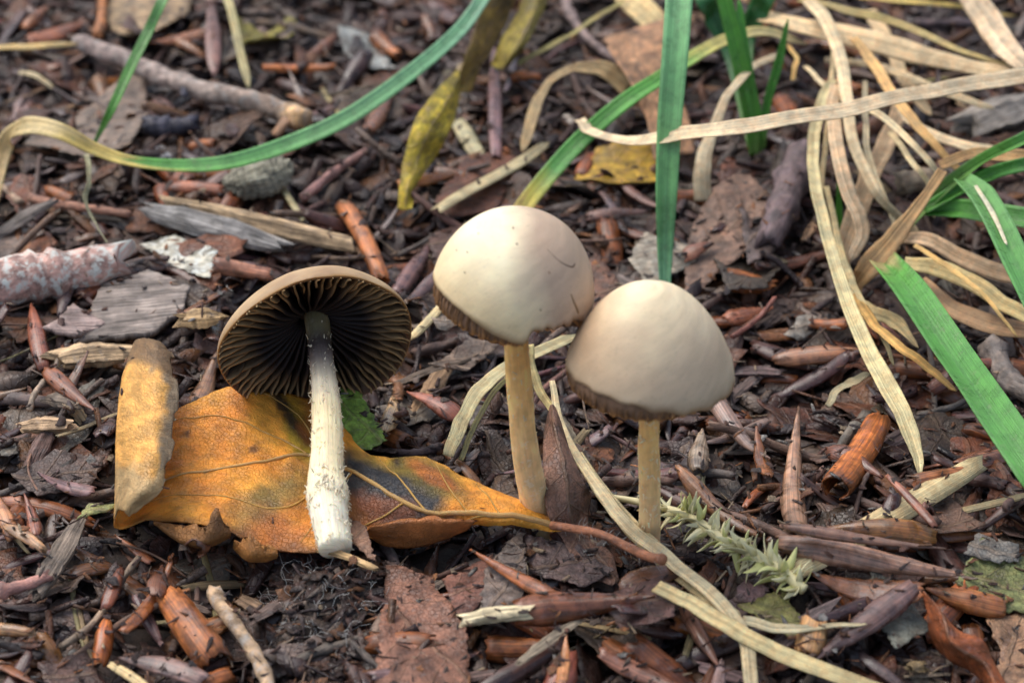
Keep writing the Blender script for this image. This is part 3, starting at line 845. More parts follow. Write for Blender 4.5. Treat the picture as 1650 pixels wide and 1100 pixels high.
def make_mushroom(label, base, rimc, axis, R, Hc, prof, stem_ctrl, stem_rad, stem_col, cap_col, ngill, drop, cut, gill_cols, seed, fib, inner=0.14, wav=0.02, rout=0.96, gth=0.022, bed=None, notch=None):
    """cap (> gills) on a stem (> fibrils); drop = how deep the gills hang below the rim, cut(az) = how far the cap margin falls short."""
    rg = np.random.default_rng(seed)
    root = empty('mushroom', base, label, 'mushroom', None)
    Fm = frame_of(axis)
    nr, na = 44, 128
    s = np.linspace(0.001, 1, nr); az = np.linspace(0, 2 * np.pi, na, endpoint=False)
    pr = prof(s)                                            # r/R, z/H along the meridian
    cutv = cut(az)
    out = np.zeros((nr, na, 3)); inn = np.zeros((nr, na, 3)); C = np.zeros((nr, na, 3))
    lump = 1 + wav * np.sin(az * 3 + seed) + wav * 0.7 * np.sin(az * 5 + 2 * seed)
    for j in range(na):
        se = s * (1 - cutv[j]) * (1 + 0.0015 * rg.normal())
        q = prof(np.clip(se, 0.001, 1))
        r = q[0] * R * (1 + (lump[j] - 1) * q[0])
        z = q[1] * Hc + 0.02 * fbm(np.stack([r * math.cos(az[j]) * 1.5, r * math.sin(az[j]) * 1.5, np.full(nr, seed)], -1), seed, 2)
        out[:, j] = np.stack([r * math.cos(az[j]), r * math.sin(az[j]), z], -1)
        th = inner * (1 - 0.75 * s ** 4)
        ri = np.maximum(r - th * q[0] ** 2, 0.001); zi = np.where(s < 0.999, z - th * (1 - 0.8 * s ** 3), z - 0.02)
        inn[:, j] = np.stack([ri * math.cos(az[j]), ri * math.sin(az[j]), zi], -1)
    loc = np.concatenate([out, inn[::-1]], 0)
    Wp = loc @ Fm.T + rimc
    for i in range(nr):
        C[i] = cap_col(s[i], az, Wp[i])
    Ci = np.tile(lin(92, 70, 50), (nr, na, 1))
    Call = np.concatenate([C, Ci], 0)
    I = np.arange(2 * nr * na).reshape(2 * nr, na); J = np.roll(I, -1, axis=1)
    F = np.stack([I[:-1].ravel(), I[1:].ravel(), J[1:].ravel(), J[:-1].ravel()], 1)
    uu = np.concatenate([s * R * 1.4, s[::-1] * R * 1.4])[:, None] + 0 * az[None]
    vv = np.concatenate([np.abs(az - np.pi)[None] * s[:, None] * R] * 2, 0)
    capo = solid('cap', (Wp.reshape(-1, 3), F, np.stack([uu, vv], -1).reshape(-1, 2), Call.reshape(-1, 3)), 'cap', parent=root)
    # gills: blades hanging below the cap's inner face, some full and some short
    q = prof(np.linspace(0.001, 1, 200))
    sq = np.linspace(0.001, 1, 200)
    thq = inner * (1 - 0.75 * sq ** 4)
    rq, zq = np.maximum(q[0] * R - thq * q[0] ** 2, 0), q[1] * Hc - thq * (1 - 0.8 * sq ** 3)
    rq = np.maximum.accumulate(rq)
    def inner_z(r): return np.interp(r, rq, zq)
    variants = []
    og = np.array(root.matrix_world.translation) / S
    for vnt in range(10):
        full = vnt < 6
        r0 = 0.24 if full else R * rg.uniform(0.45, 0.72)
        nu, nv = 20, 6
        t = np.linspace(0, 1, nu)
        r = r0 + (R * rout - r0) * t
        top = inner_z(r) + 0.01
        edge_z = drop(t, full, r / R)
        low = np.minimum(edge_z, top - 0.015)
        sv = np.linspace(0, 1, nv)
        Z = top[:, None] + (low - top)[:, None] * sv[None]
        ph = rg.uniform(0, 6, 3)
        lat = (0.035 * np.sin(t * 7 + ph[0]) * t + 0.02 * np.sin(t * 19 + ph[1]) * t ** 2)[:, None] * sv[None] + 0.02 * rg.normal()
        P = np.stack([np.repeat(r[:, None], nv, 1), lat, Z], -1)
        gc = np.zeros((nu, nv, 3))
        for k in range(nv):
            gc[:, k] = gill_cols(t * (1 if full else 0.6) + (0 if full else 0.4), sv[k], rg)
        variants.append(mesh('gill', shell(P, gth, gc), 'gill'))
    for g in range(ngill):
        full = g % 2 == 0
        me = variants[rg.integers(0, 6) if full else rg.integers(6, 10)]
        a = (g + rg.uniform(-0.22, 0.22)) / ngill * 2 * np.pi
        if notch is not None and notch(np.array([a]))[0] > .3: continue      # eaten away with the margin
        Rz = np.array([[math.cos(a), -math.sin(a), 0], [math.sin(a), math.cos(a), 0], [0, 0, 1.0]])
        mt = np.eye(4)
        jn = int(a / (2 * np.pi) * na) % na
        k = 1 + (lump[jn] - 1) * 0.9
        nz = notch(np.array([a]))[0] if notch is not None else 0.0
        mt[:3, :3] = Fm @ Rz @ np.diag([k * (1 - .05 * nz), 1, 1]); mt[:3, 3] = (rimc - og + Fm[:, 2] * nz * .2) * S
        o = put('gill', me)
        o.parent = capo
        o.matrix_local = Matrix(mt)
        tn = rg.uniform(0.75, 1.2)
        o.color = (tn, tn, tn, 1)
    if bed is not None:                                     # the closed face between the gills at the rim
        zb = np.linspace(bed[0], bed[1], 8)
        rb = R * bed[2] * (1 - 0.04 * ((zb - zb.mean()) / (zb.max() - zb.mean())) ** 2)
        Bp = np.stack([rb[:, None] * np.cos(az)[None] * lump[None], rb[:, None] * np.sin(az)[None] * lump[None], zb[:, None] + 0 * az[None] + 0.03 * np.sin(az * 41 + seed)[None] * np.linspace(0, 1, 8)[:, None]], -1)
        if notch is not None:
            nzz = notch(az)
            Bp[..., 2] += (nzz * .22)[None]; Bp[..., :2] *= (1 - .06 * nzz)[None, :, None]
        I = np.arange(8 * na).reshape(8, na); J = np.roll(I, -1, axis=1)
        Fb = np.stack([I[:-1].ravel(), I[1:].ravel(), J[1:].ravel(), J[:-1].ravel()], 1)
        uvb = np.stack([np.repeat(np.linspace(0, .4, 8)[:, None], na, 1), np.repeat((az * R)[None], 8, 0)], -1).reshape(-1, 2)
        cb = np.repeat((lin(128, 100, 78)[None] * np.linspace(1.0, 0.85, 8)[:, None])[:, None], na, 1); cb[-1] = lin(206, 146, 80)
        bo = solid('gill_face', ((Bp.reshape(-1, 3) @ Fm.T) + rimc, Fb, uvb, cb.reshape(-1, 3)), 'gill')
        bo.parent = capo
        bo.matrix_local = Matrix.Translation(bo.matrix_world.translation - root.matrix_world.translation)
    # stem
    pth_ = crom(stem_ctrl, 60)
    t = np.linspace(0, 1, 60)
    rad = np.interp(t, stem_rad[0], stem_rad[1])
    cc = stem_col(t)
    ns = 28
    shp = tube(pth_, rad, ns, bump=0.07, seed=seed, col=np.repeat(cc[:, None], ns, 1), upref=(0, -0.6, 0.8))
    stem = solid('stem', shp, 'stem2' if bed is not None else 'stem', parent=root)
    # loose fibrils and scales on the stem
    tg = unit(np.gradient(pth_, axis=0))
    fl = []
    cols_ = []
    for i in range(fib[0]):
        k = int(np.clip(rg.beta(*fib[2]) * 58, 1, 58))
        ringy = len(fib) > 5 and i % 4 == 0
        if ringy: k = int(np.clip(rg.normal(fib[5], .035) * 59, 1, 58))
        a = rg.uniform(0, 2 * np.pi)
        if len(fib) > 5 and i % 4 == 1: a = rg.normal(0.0, .5)
        sdir_ = unit(np.cross(tg[k], np.array([0, -0.6, 0.8]))); w = np.cross(sdir_, tg[k])
        n = sdir_ * math.cos(a) + w * math.sin(a)
        p = pth_[k] + n * rad[k] * 0.97
        ln = rg.uniform(*fib[1]) * (1.7 if ringy else 1); wd = ln * rg.uniform(0.10, 0.5)
        d = unit(tg[k] * rg.choice([-1, -1, 1]) * rg.uniform(0.5, 1) + n * rg.uniform(0.05, fib[3]) + np.cross(n, tg[k]) * rg.normal() * 0.4)
        side = unit(np.cross(d, n))
        tt = np.linspace(0, 1, 5)[:, None]
        mid = p + d * ln * tt + n * (rg.uniform(-0.1, 0.35) * ln * tt ** 2)
        wdt = wd * 0.5 * np.sqrt(np.clip(1 - tt, 0.03, 1)) * (1 + 0.3 * rg.normal(size=(5, 1)))
        P = np.stack([mid - side * wdt, mid, mid + side * wdt], 1)
        P[:, 1] += n * 0.02 * ln
        fl.append(shell(P, 0.006)); cols_.append(fib[4] * rg.uniform(0.85, 1.1))
    fo = solid('fibrils', join(fl, cols_), 'thread', kind='stuff')
    fo.parent = stem
    fo.matrix_parent_inverse = Matrix.Identity(4)
    fo.matrix_local = Matrix.Translation(fo.matrix_world.translation - root.matrix_world.translation)
    return root

# --- the one lying on its side, gills towards the viewer
base1 = G(540, 884, LZ + 0.42)
best = None
for dpt in np.arange(40, 60, 0.02):
    p = CAM + ray(511, 512) * dpt
    e = math.degrees(math.atan2(p[2] - base1[2], math.hypot(p[0] - base1[0], p[1] - base1[1])))
    if best is None or abs(e - 17.0) < best[0]: best = (abs(e - 17.0), p)
top1 = best[1]
ax1 = unit(top1 - base1)
ax1c = unit(ax1 + np.array([-0.13, 0.0, -0.05]))
HC1, R1 = 0.98, 157 * pxcm(top1)
rim1 = top1 - ax1c * (HC1 - 0.30) + np.array([-0.12, 0, 0])
def prof_round(s):
    a = s * math.pi / 2 * 1.02
    return np.sin(np.minimum(a, 1.6)) ** 0.95, np.cos(np.minimum(a, 1.57)) ** 1.05
def cap1(s, az, P):
    n = fbm(P * 2.2, 4, 3)[:, None]
    c = lin(205, 178, 138) + (lin(160, 132, 100) - lin(205, 178, 138)) * np.clip(s * 1.3 - 0.4 + 0.3 * n, 0, 1)
    return c + (lin(150, 112, 62) - c) * np.clip((s - 0.93) / 0.07, 0, 1)
def drop1(t, full, rr):
    d = 0.52 * np.sin(np.pi * np.clip(t * 0.86 + (0.12 if full else 0.10), 0, 1)) ** 0.8 * (1 if full else 0.75)
    zi = prof_z1(rr)
    return zi - 0.14 - d * 0.95
_q = prof_round(np.linspace(0.001, 1, 200))
def prof_z1(rr): return np.interp(rr, _q[0], _q[1]) * HC1
def gill1(t, sv, rg):
    dark, mid, ed = lin(34, 27, 27), lin(52, 41, 37), lin(166, 136, 94)
    c = dark + (mid - dark) * np.clip((t - 0.35) / 0.6, 0, 1)[:, None]
    e = np.clip((t - 0.5) / 0.42, 0, 1)[:, None] * (sv ** 2) * 0.85 + np.clip((t - 0.93) / 0.07, 0, 1)[:, None] * 0.45
    return c + (ed - c) * np.clip(e, 0, 1)
def stemcol1(t):
    w = np.array([lin(246, 236, 206), lin(252, 243, 216), lin(246, 230, 188), lin(244, 226, 180), lin(232, 218, 186), lin(120, 108, 100), lin(54, 44, 46), lin(120, 112, 84), lin(110, 100, 70)])
    tt = [0, 0.15, 0.3, 0.55, 0.7, 0.82, 0.875, 0.93, 1]
    return np.stack([np.interp(t, tt, w[:, k]) for k in range(3)], -1)
k1 = pxcm(base1)
side1 = unit(np.cross(ax1, [0, 0, 1.0]))
c1 = [base1, base1 + ax1 * 1.1 - side1 * 0.06, base1 + ax1 * 2.6 + side1 * 0.02, base1 + (top1 - base1) * 0.72 + side1 * 0.03, top1 + ax1c * 0.12]
make_mushroom('overturned mushroom lying on the orange leaf, dark gills showing, white shaggy stem', base1, rim1, ax1c, R1, HC1, prof_round, c1,
              ([0, .06, .2, .26, .34, .6, .85, 1], np.array([27, 29, 32, 34, 28, 25, 20, 21]) * k1), stemcol1, cap1, 74, drop1,
              lambda az: 0.0 * az + 0.012 * np.sin(az * 9), gill1, 3, (700, (0.03, 0.10), (1.3, 1.7), 0.4, lin(248, 236, 206), .27), inner=0.13, rout=0.985, gth=0.032)

# --- two standing ones
def make_standing(label, bpx, rpx, lean, R, Hc, prof, tilt, capf, cut, seed, rad, bend, notch=None):
    b0 = hit(*bpx); b0[2] -= 0.35
    d = ray(*rpx)
    yt = b0[1] + lean
    rimc = CAM + d * ((yt - CAM[1]) / d[1])
    axis = unit(np.array(tilt))
    Rc = R * pxcm(rimc)
    def dropf(t, full, rr):
        # the gill edges bulge a little below the rim
        return -0.13 - 0.14 * np.sin(np.pi * np.clip(t, 0, 1)) * (1 if full else 0.8)
    def gcol(t, sv, rg):
        a, e = lin(110, 86, 68), lin(190, 138, 80)
        return a + (e - a) * np.clip((t - 0.9) / 0.1, 0, 1)[:, None] * (0.25 + 0.6 * sv ** 3)
    top = rimc + axis * (Hc * 0.75)
    c = [b0, b0 + (rimc - b0) * 0.35 + np.array([bend, 0, 0]), b0 + (rimc - b0) * 0.7 + np.array([bend * 0.7, 0, 0]), rimc, top]
    k = pxcm(rimc)
    def sc(t):
        a = np.array([lin(214, 184, 140), lin(240, 206, 150), lin(250, 206, 134), lin(248, 192, 106), lin(250, 188, 96)])
        return np.stack([np.interp(t, [0, .2, .45, .75, 1], a[:, q]) for q in range(3)], -1)
    make_mushroom(label, b0, rimc, axis, Rc, Hc, prof, c, ([0, .15, .5, .8, 1], np.array(rad) * k), sc, capf, 150, dropf, cut, gcol, seed,
                  (130, (0.04, 0.11), (1.2, 1.6), 0.2, lin(255, 238, 196)), inner=0.10, wav=0.012, rout=0.962, bed=(0.2, -0.19, 0.955), notch=notch)

def angdiff(a, b_): return np.abs((a - b_ + np.pi) % (2 * np.pi) - np.pi)
def prof_bell(s):
    a = s * math.pi / 2
    return np.sin(a) ** 0.92, np.where(s < 0.9, np.cos(a) ** 1.05, np.cos(a) ** 1.05 - 1.3 * (s - 0.9))
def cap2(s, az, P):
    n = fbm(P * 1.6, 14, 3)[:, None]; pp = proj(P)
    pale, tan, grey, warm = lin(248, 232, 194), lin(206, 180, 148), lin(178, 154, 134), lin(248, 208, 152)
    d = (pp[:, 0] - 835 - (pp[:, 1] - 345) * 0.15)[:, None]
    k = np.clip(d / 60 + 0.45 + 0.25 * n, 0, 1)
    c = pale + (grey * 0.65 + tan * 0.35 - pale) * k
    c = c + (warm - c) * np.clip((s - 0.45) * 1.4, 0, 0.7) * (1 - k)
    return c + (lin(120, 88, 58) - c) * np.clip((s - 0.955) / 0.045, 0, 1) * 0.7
def bite2(az): return np.clip((0.46 - angdiff(az, math.radians(304))) / 0.1, 0, 1)
def cut2(az):
    # az 0 = +x, -pi/2 = towards the viewer; margin raised at the near left, bitten at the near right
    c = 0.125 * np.exp(-(angdiff(az, math.radians(205)) / 1.0) ** 2)
    return c + bite2(az) * (0.085 + 0.012 * np.sin(az * 31) + 0.008 * np.sin(az * 53))
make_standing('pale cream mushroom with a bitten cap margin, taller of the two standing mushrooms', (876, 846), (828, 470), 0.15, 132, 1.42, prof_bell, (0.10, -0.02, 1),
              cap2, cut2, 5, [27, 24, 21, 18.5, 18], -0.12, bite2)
m2 = [o for o in coll.objects if o.name == 'mushroom.001'][0]
capm = [o for o in m2.children if o.name.startswith('cap')][0]
cv_ = np.array([v.co for v in capm.data.vertices]) / S + np.array(m2.matrix_world.translation) / S
vis_ = cv_[:44 * 128]; pj_ = proj(vis_); dpt_ = (vis_ - CAM) @ FWD
def on_cap(px, py):
    d = np.hypot(pj_[:, 0] - px, pj_[:, 1] - py)
    near = d < 14
    front = near & (dpt_ < dpt_[near].min() + 0.35)
    A = np.stack([pj_[front, 0] - px, pj_[front, 1] - py, np.ones(front.sum())], 1)
    return CAM + ray(px, py) * (np.linalg.lstsq(A, dpt_[front], rcond=None)[0][2] - 0.004)
def cap_mark(name, pts, r, rgb):
    solid_o = solid(name, tube(crom([on_cap(*p) for p in pts], 20), np.interp(np.linspace(0, 1, 20), [0, .5, .9, 1], np.array(r)), 5, bump=.3, seed=2), 'soil', color=lin(*rgb))
    solid_o.parent = capm
    solid_o.matrix_local = Matrix.Translation(solid_o.matrix_world.translation - m2.matrix_world.translation)
cap_mark('crack', [(882, 402), (896, 416), (910, 426), (922, 430), (926, 424)], [.005, .010, .02, .006], (104, 84, 68))
cap_mark('speck', [(920, 474), (926, 490), (932, 506)], [.012, .02, .022, .008], (140, 112, 78))
for sp_ in ((735, 402), (752, 405), (748, 438), (826, 366), (832, 392), (884, 438), (870, 498), (770, 375)):
    cap_mark('speck', [sp_, (sp_[0] + 1, sp_[1] + 1), (sp_[0] + 2, sp_[1] + 3)], [.008, .010, .010, .004], (110, 80, 56))
def prof_cone(s):
    a = s * math.pi / 2
    return 0.5 * s ** 0.9 + 0.5 * np.sin(a) ** 0.98, np.clip(1 - s ** 1.5, 0, 1) * 0.5 + 0.5 * np.cos(a) ** 1.05 - np.clip(s - 0.93, 0, 1) * 1.5
def cap3(s, az, P):
    n = fbm(P * 1.8, 24, 3)[:, None]; pp = proj(P)
    pale, tan, brown = lin(238, 216, 178), lin(209, 182, 150), lin(194, 154, 112)
    c = pale + (tan - pale) * np.clip(s * 1.7 - 0.35 + 0.3 * n, 0, 1)
    c = c + (brown - c) * np.clip((1010 - pp[:, 0:1]) / 80, 0, 1) * np.clip(1.6 - s * 1.3, 0, 1) * 0.75
    return c + (lin(140, 106, 70) - c) * np.clip((s - 0.965) / 0.035, 0, 1) * 0.7
make_standing('tan conical mushroom with a whole cap margin, shorter of the two standing mushrooms', (1048, 885), (1045, 590), -0.1, 138, 1.52, prof_cone, (0.0, 0.03, 1),
              cap3, lambda az: 0.085 * np.exp(-(angdiff(az, math.radians(228)) / 0.95) ** 2) + 0.006 * np.sin(az * 17), 8, [20, 18.5, 17.5, 17.5, 17], 0.0)
# ------------------------------------------------------------------ grass blades
TOCAM = lambda p: unit(CAM - p)
def blade(name, label, cat, pts, w, cols, mat='straw', twist=0.0, fold=0.25, n=None, tw0=0.0, face=0.5, group=None, th=0.018, parent=None, seed=0, ragged=0.0, taper=True):
    """A grass blade along photo points (x, y, height above the litter); w in photo pixels; cols = [(t, rgb)]."""
    pts = list(pts); m0 = len(pts); pre = post = 0
    w = [float(x) for x in np.interp(np.linspace(0, 1, m0), np.linspace(0, 1, len(w)), w)] if np.ndim(w) else [float(w)] * m0
    off = lambda p: p[0] < 0 or p[0] > 1650 or p[1] < 0 or p[1] > 1100
    def beyond(p, q_):                                   # blades that leave the view run on to a tip or down to the litter
        d = np.array(p[:2], float) - np.array(q_[:2], float); d = d / (np.linalg.norm(d) + 1e-9) * 75
        up = p[2] > 3.2
        return [(p[0] + d[0] * k_, p[1] + d[1] * k_, (p[2] + .8 * k_) if up else max(.15, p[2] * (1 - .33 * k_))) for k_ in (1, 2, 3)]
    if off(pts[-1]): e_ = beyond(pts[-1], pts[-2]); pts += e_; w += [w[-1], w[-1] * .8, w[-1] * .35]; post = 3
    if off(pts[0]): e_ = beyond(pts[0], pts[1]); pts = e_[::-1] + pts; w = [w[0] * .4, w[0] * .8, w[0]] + w; pre = 3
    cols = [((c[0] * (m0 - 1) + pre) / (m0 - 1 + pre + post), c[1]) for c in cols]
    if post: taper = True
    C = np.array([hit(a, b_, h) for (a, b_, h) in pts])
    n = n or max(24, 9 * len(pts))
    P = crom(C, n); t = np.linspace(0, 1, n)
    if mat == 'straw' and parent is None:                # dead blades kink and buckle
        kn = np.stack([fbm(np.stack([t * len(pts) * 0.75, 0 * t + 7 * q_, 0 * t + seed], -1), seed + q_, 3) for q_ in range(3)], -1)
        P = P + kn * np.array([.045, .045, .05])
    tg = unit(np.gradient(P, axis=0))
    k = np.array([pxcm(q) for q in P])
    wd = (np.interp(t, np.linspace(0, 1, len(w)), w) if np.ndim(w) else np.full(n, w)) * k / 2
    if taper: wd = wd * np.clip((1 - t) / 0.06 + 0.25, 0, 1)
    nn = np.array([unit((1 - face) * np.array([0, 0, 1.0]) + face * TOCAM(q)) for q in P])
    nn = unit(nn - tg * np.sum(nn * tg, 1, keepdims=True))
    sd_ = np.cross(tg, nn)
    an = tw0 + twist * t + 0.12 * np.sin(t * 7 + seed)
    s2 = sd_ * np.cos(an)[:, None] + nn * np.sin(an)[:, None]
    n2 = nn * np.cos(an)[:, None] - sd_ * np.sin(an)[:, None]
    sv = np.linspace(-1, 1, 9)
    rg = np.random.default_rng(seed + 100)
    jit = 1 + ragged * fbm(np.stack([t * 6, 0 * t, 0 * t + seed], -1), seed, 2)
    G_ = P[:, None] + s2[:, None] * (sv[None, :, None] * (wd * jit)[:, None, None]) + n2[:, None] * ((np.abs(sv) ** 1.2 * fold)[None, :, None] * wd[:, None, None])
    G_ += n2[:, None] * (0.05 * np.sin(sv * 9 + seed))[None, :, None] * wd[:, None, None]
    tt = [c[0] for c in cols]; cv = np.array([c[1] for c in cols])
    tj = np.clip(t[:, None] + 0.05 * fbm(np.stack([np.repeat(t * 6, 9), np.tile(sv * 1.5, n), np.full(9 * n, seed)], -1), seed, 3).reshape(n, 9), 0, 1)
    col = np.stack([np.interp(tj, tt, cv[:, q]) for q in range(3)], -1)
    keel = 1 - 0.12 * np.exp(-(sv / 0.12) ** 2)
    col = col * keel[None, :, None]
    o = solid(name, shell(G_, th, col), mat, label=label if parent is None else None, cat=cat if parent is None else None, group=group, parent=parent)
    return o
GRN, GRN2, GRN3 = lin(104, 180, 76), lin(88, 158, 52), lin(122, 190, 104)
YEL, STR, STR2, STR3, OCH = lin(226, 206, 116), lin(226, 206, 160), lin(210, 186, 136), lin(196, 176, 128), lin(206, 160, 88)
GREYG = lin(176, 176, 140)
one = lambda c: [(0, c), (1, c)]
blade('green_grass_blade', 'long green grass blade turning yellow and curling over at its dry tip', 'grass',
      [(790, -20, 2.6), (740, 50, 2.3), (660, 120, 1.9), (560, 190, 1.5), (460, 235, 1.2), (370, 262, 1.1), (290, 268, 1.2), (210, 260, 1.4), (150, 240, 1.6), (95, 212, 1.9), (40, 205, 1.9), (8, 235, 1.3), (-15, 330, .5)],
      [22, 24, 27, 29, 27, 22, 18, 24, 34, 30, 22], [(0, lin(132, 184, 146)), (.4, GRN3), (.52, GRN), (.56, YEL), (.66, lin(222, 196, 110)), (.8, lin(236, 214, 156)), (1, lin(210, 178, 120))], 'green', twist=0.35, seed=1)
blade('green_grass_blade', 'tall upright green grass blade standing behind the shorter standing mushroom', 'grass',
      [(1072, 480, .1), (1072, 400, 1.0), (1074, 300, 2.2), (1078, 200, 3.2), (1086, 100, 4.2), (1094, 0, 5.0), (1100, -60, 5.5)], [15, 26, 36, 40, 43, 45, 46],
      [(0, lin(120, 176, 130)), (.4, lin(132, 196, 122)), (1, lin(160, 220, 158))], 'green', face=.8, fold=.35, seed=2, taper=False)
blade('green_grass_blade', 'arching grass blade, yellow at its foot and green above, behind the cream mushroom', 'grass',
      [(832, 352, .3), (870, 300, .8), (930, 232, 1.5), (1000, 170, 2.1), (1060, 130, 2.4), (1110, 98, 2.4), (1170, 66, 2.2), (1230, 52, 1.9), (1300, 72, 1.3)], [30, 30, 30, 28, 26, 26, 24, 18, 12],
      [(0, lin(236, 200, 130)), (.08, lin(222, 210, 92)), (.16, lin(96, 170, 80)), (.5, GRN), (.62, lin(150, 190, 90)), (.72, lin(210, 200, 110)), (1, STR)], 'green', seed=3)
blade('green_grass_blade', 'slim green grass blade leaning over the grey torn leaf', 'grass',
      [(152, 232, .5), (178, 180, 1.2), (210, 110, 2.0), (240, 50, 2.6), (272, -20, 3.2)], [6, 14, 17, 18, 18], [(0, lin(130, 170, 110)), (.2, GRN2), (1, lin(110, 164, 96))], 'green', seed=4, taper=False)
blade('green_grass_blade', 'withered pale thread of grass hanging in front of the grey torn leaf', 'grass',
      [(140, 250, .9), (142, 290, .8), (138, 320, .6), (150, 360, .5), (172, 392, .4)], [9, 7, 10, 6, 4], one(GREYG), twist=1.5, seed=5)
# green shoot with its blades
sh = empty('grass_shoot', hit(1215, 245), 'short tuft of fresh green blades rising from dark litter', 'grass shoot')
for i, (pts, w, c) in enumerate((([(1215, 250, 0), (1210, 190, .8), (1190, 90, 2.1), (1165, -10, 3.4)], [16, 26, 28, 24], GRN2),
                                 ([(1222, 245, 0), (1218, 190, .8), (1202, 110, 1.8), (1190, 0, 3.2)], [14, 20, 22, 10], lin(96, 170, 66)),
                                 ([(1228, 240, 0), (1236, 170, .9), (1255, 100, 1.8), (1270, 30, 2.7)], [10, 14, 15, 5], lin(88, 160, 66)),
                                 ([(1212, 240, 0), (1180, 90, 1.2), (1150, 30, 1.9), (1130, -10, 2.4)], [14, 28, 34, 30], lin(50, 110, 56)),
                                 ([(1216, 240, 0), (1200, 80, 1.0), (1222, 20, 1.7), (1240, -20, 2.1)], [14, 30, 36, 34], lin(52, 116, 58)))):
    blade('blade', None, None, pts, w, [(0, lin(120, 160, 80)), (.3, c), (1, c)], 'green', face=.6, parent=sh, seed=10 + i)
blade('green_grass_blade', 'tiny green grass tip poking up between bleached blades', 'grass', [(1352, 375, 0), (1352, 335, .5), (1350, 292, 1.0)], [12, 11, 3], one(GRN2), 'green', face=.7, seed=19)
# big green plant at the right
gp_ = empty('grass_plant', hit(1395, 455), 'coarse green grass plant with a bent stem and broad blades', 'grass plant')
GB = [([(1400, 440, .2), (1440, 385, .8), (1500, 325, 1.5), (1570, 270, 2.1), (1660, 222, 2.8)], [26, 26, 24, 22, 22], [(0, lin(190, 160, 90)), (.25, lin(128, 160, 76)), (1, lin(104, 168, 78))], .6),
      ([(1425, 425, 1.1), (1470, 480, 1.4), (1540, 585, 1.6), (1600, 670, 1.8), (1670, 765, 1.9)], [44, 56, 62, 64, 66], [(0, lin(190, 180, 120)), (.05, GRN), (.5, lin(92, 160, 72)), (1, lin(104, 170, 84))], .6),
      ([(1552, 292, 2.2), (1580, 320, 2.4), (1610, 370, 2.4), (1640, 430, 2.4), (1680, 510, 2.3)], [30, 46, 46, 46, 44], [(0, lin(120, 176, 100)), (1, lin(86, 156, 72))], .6),
      ([(1490, 340, 1.4), (1550, 305, 1.8), (1600, 282, 2.0), (1670, 262, 2.2)], [20, 24, 26, 24], [(0, GRN2), (1, lin(92, 164, 76))], .5),
      ([(1480, 342, 1.3), (1540, 340, 1.5), (1600, 348, 1.6), (1670, 358, 1.6)], [18, 34, 38, 36], [(0, GRN2), (1, lin(100, 168, 84))], .5)]
for i, (pts, w, c, fc) in enumerate(GB):
    blade('blade', None, None, pts, w, c, 'green', face=fc, parent=gp_, seed=30 + i, taper=False, fold=.6 if i else .9)
for i, pts in enumerate(([(1378, 462, .3), (1400, 432, .7), (1440, 385, 1.0), (1490, 320, 1.7), (1520, 275, 2.2)], [(1515, 268, 2.2), (1560, 250, 2.3), (1600, 250, 2.2), (1670, 256, 2.0)])):
    blade('dry_sheath', None, None, pts, [30, 34, 28, 22, 18] if i == 0 else [16, 20, 22, 26], one(lin(196, 160, 110)), 'straw', parent=gp_, seed=40 + i, taper=False, ragged=.3)
blade('slit', None, None, [(1478, 455, 1.55), (1500, 490, 1.6), (1528, 532, 1.65)], [5, 7, 4], one(lin(226, 214, 170)), 'straw', face=.6, parent=gp_, seed=44, fold=0)
blade('slit', None, None, [(1572, 300, 2.5), (1600, 345, 2.52), (1622, 395, 2.52)], [5, 8, 4], one(lin(226, 220, 190)), 'straw', face=.6, parent=gp_, seed=45, fold=0)
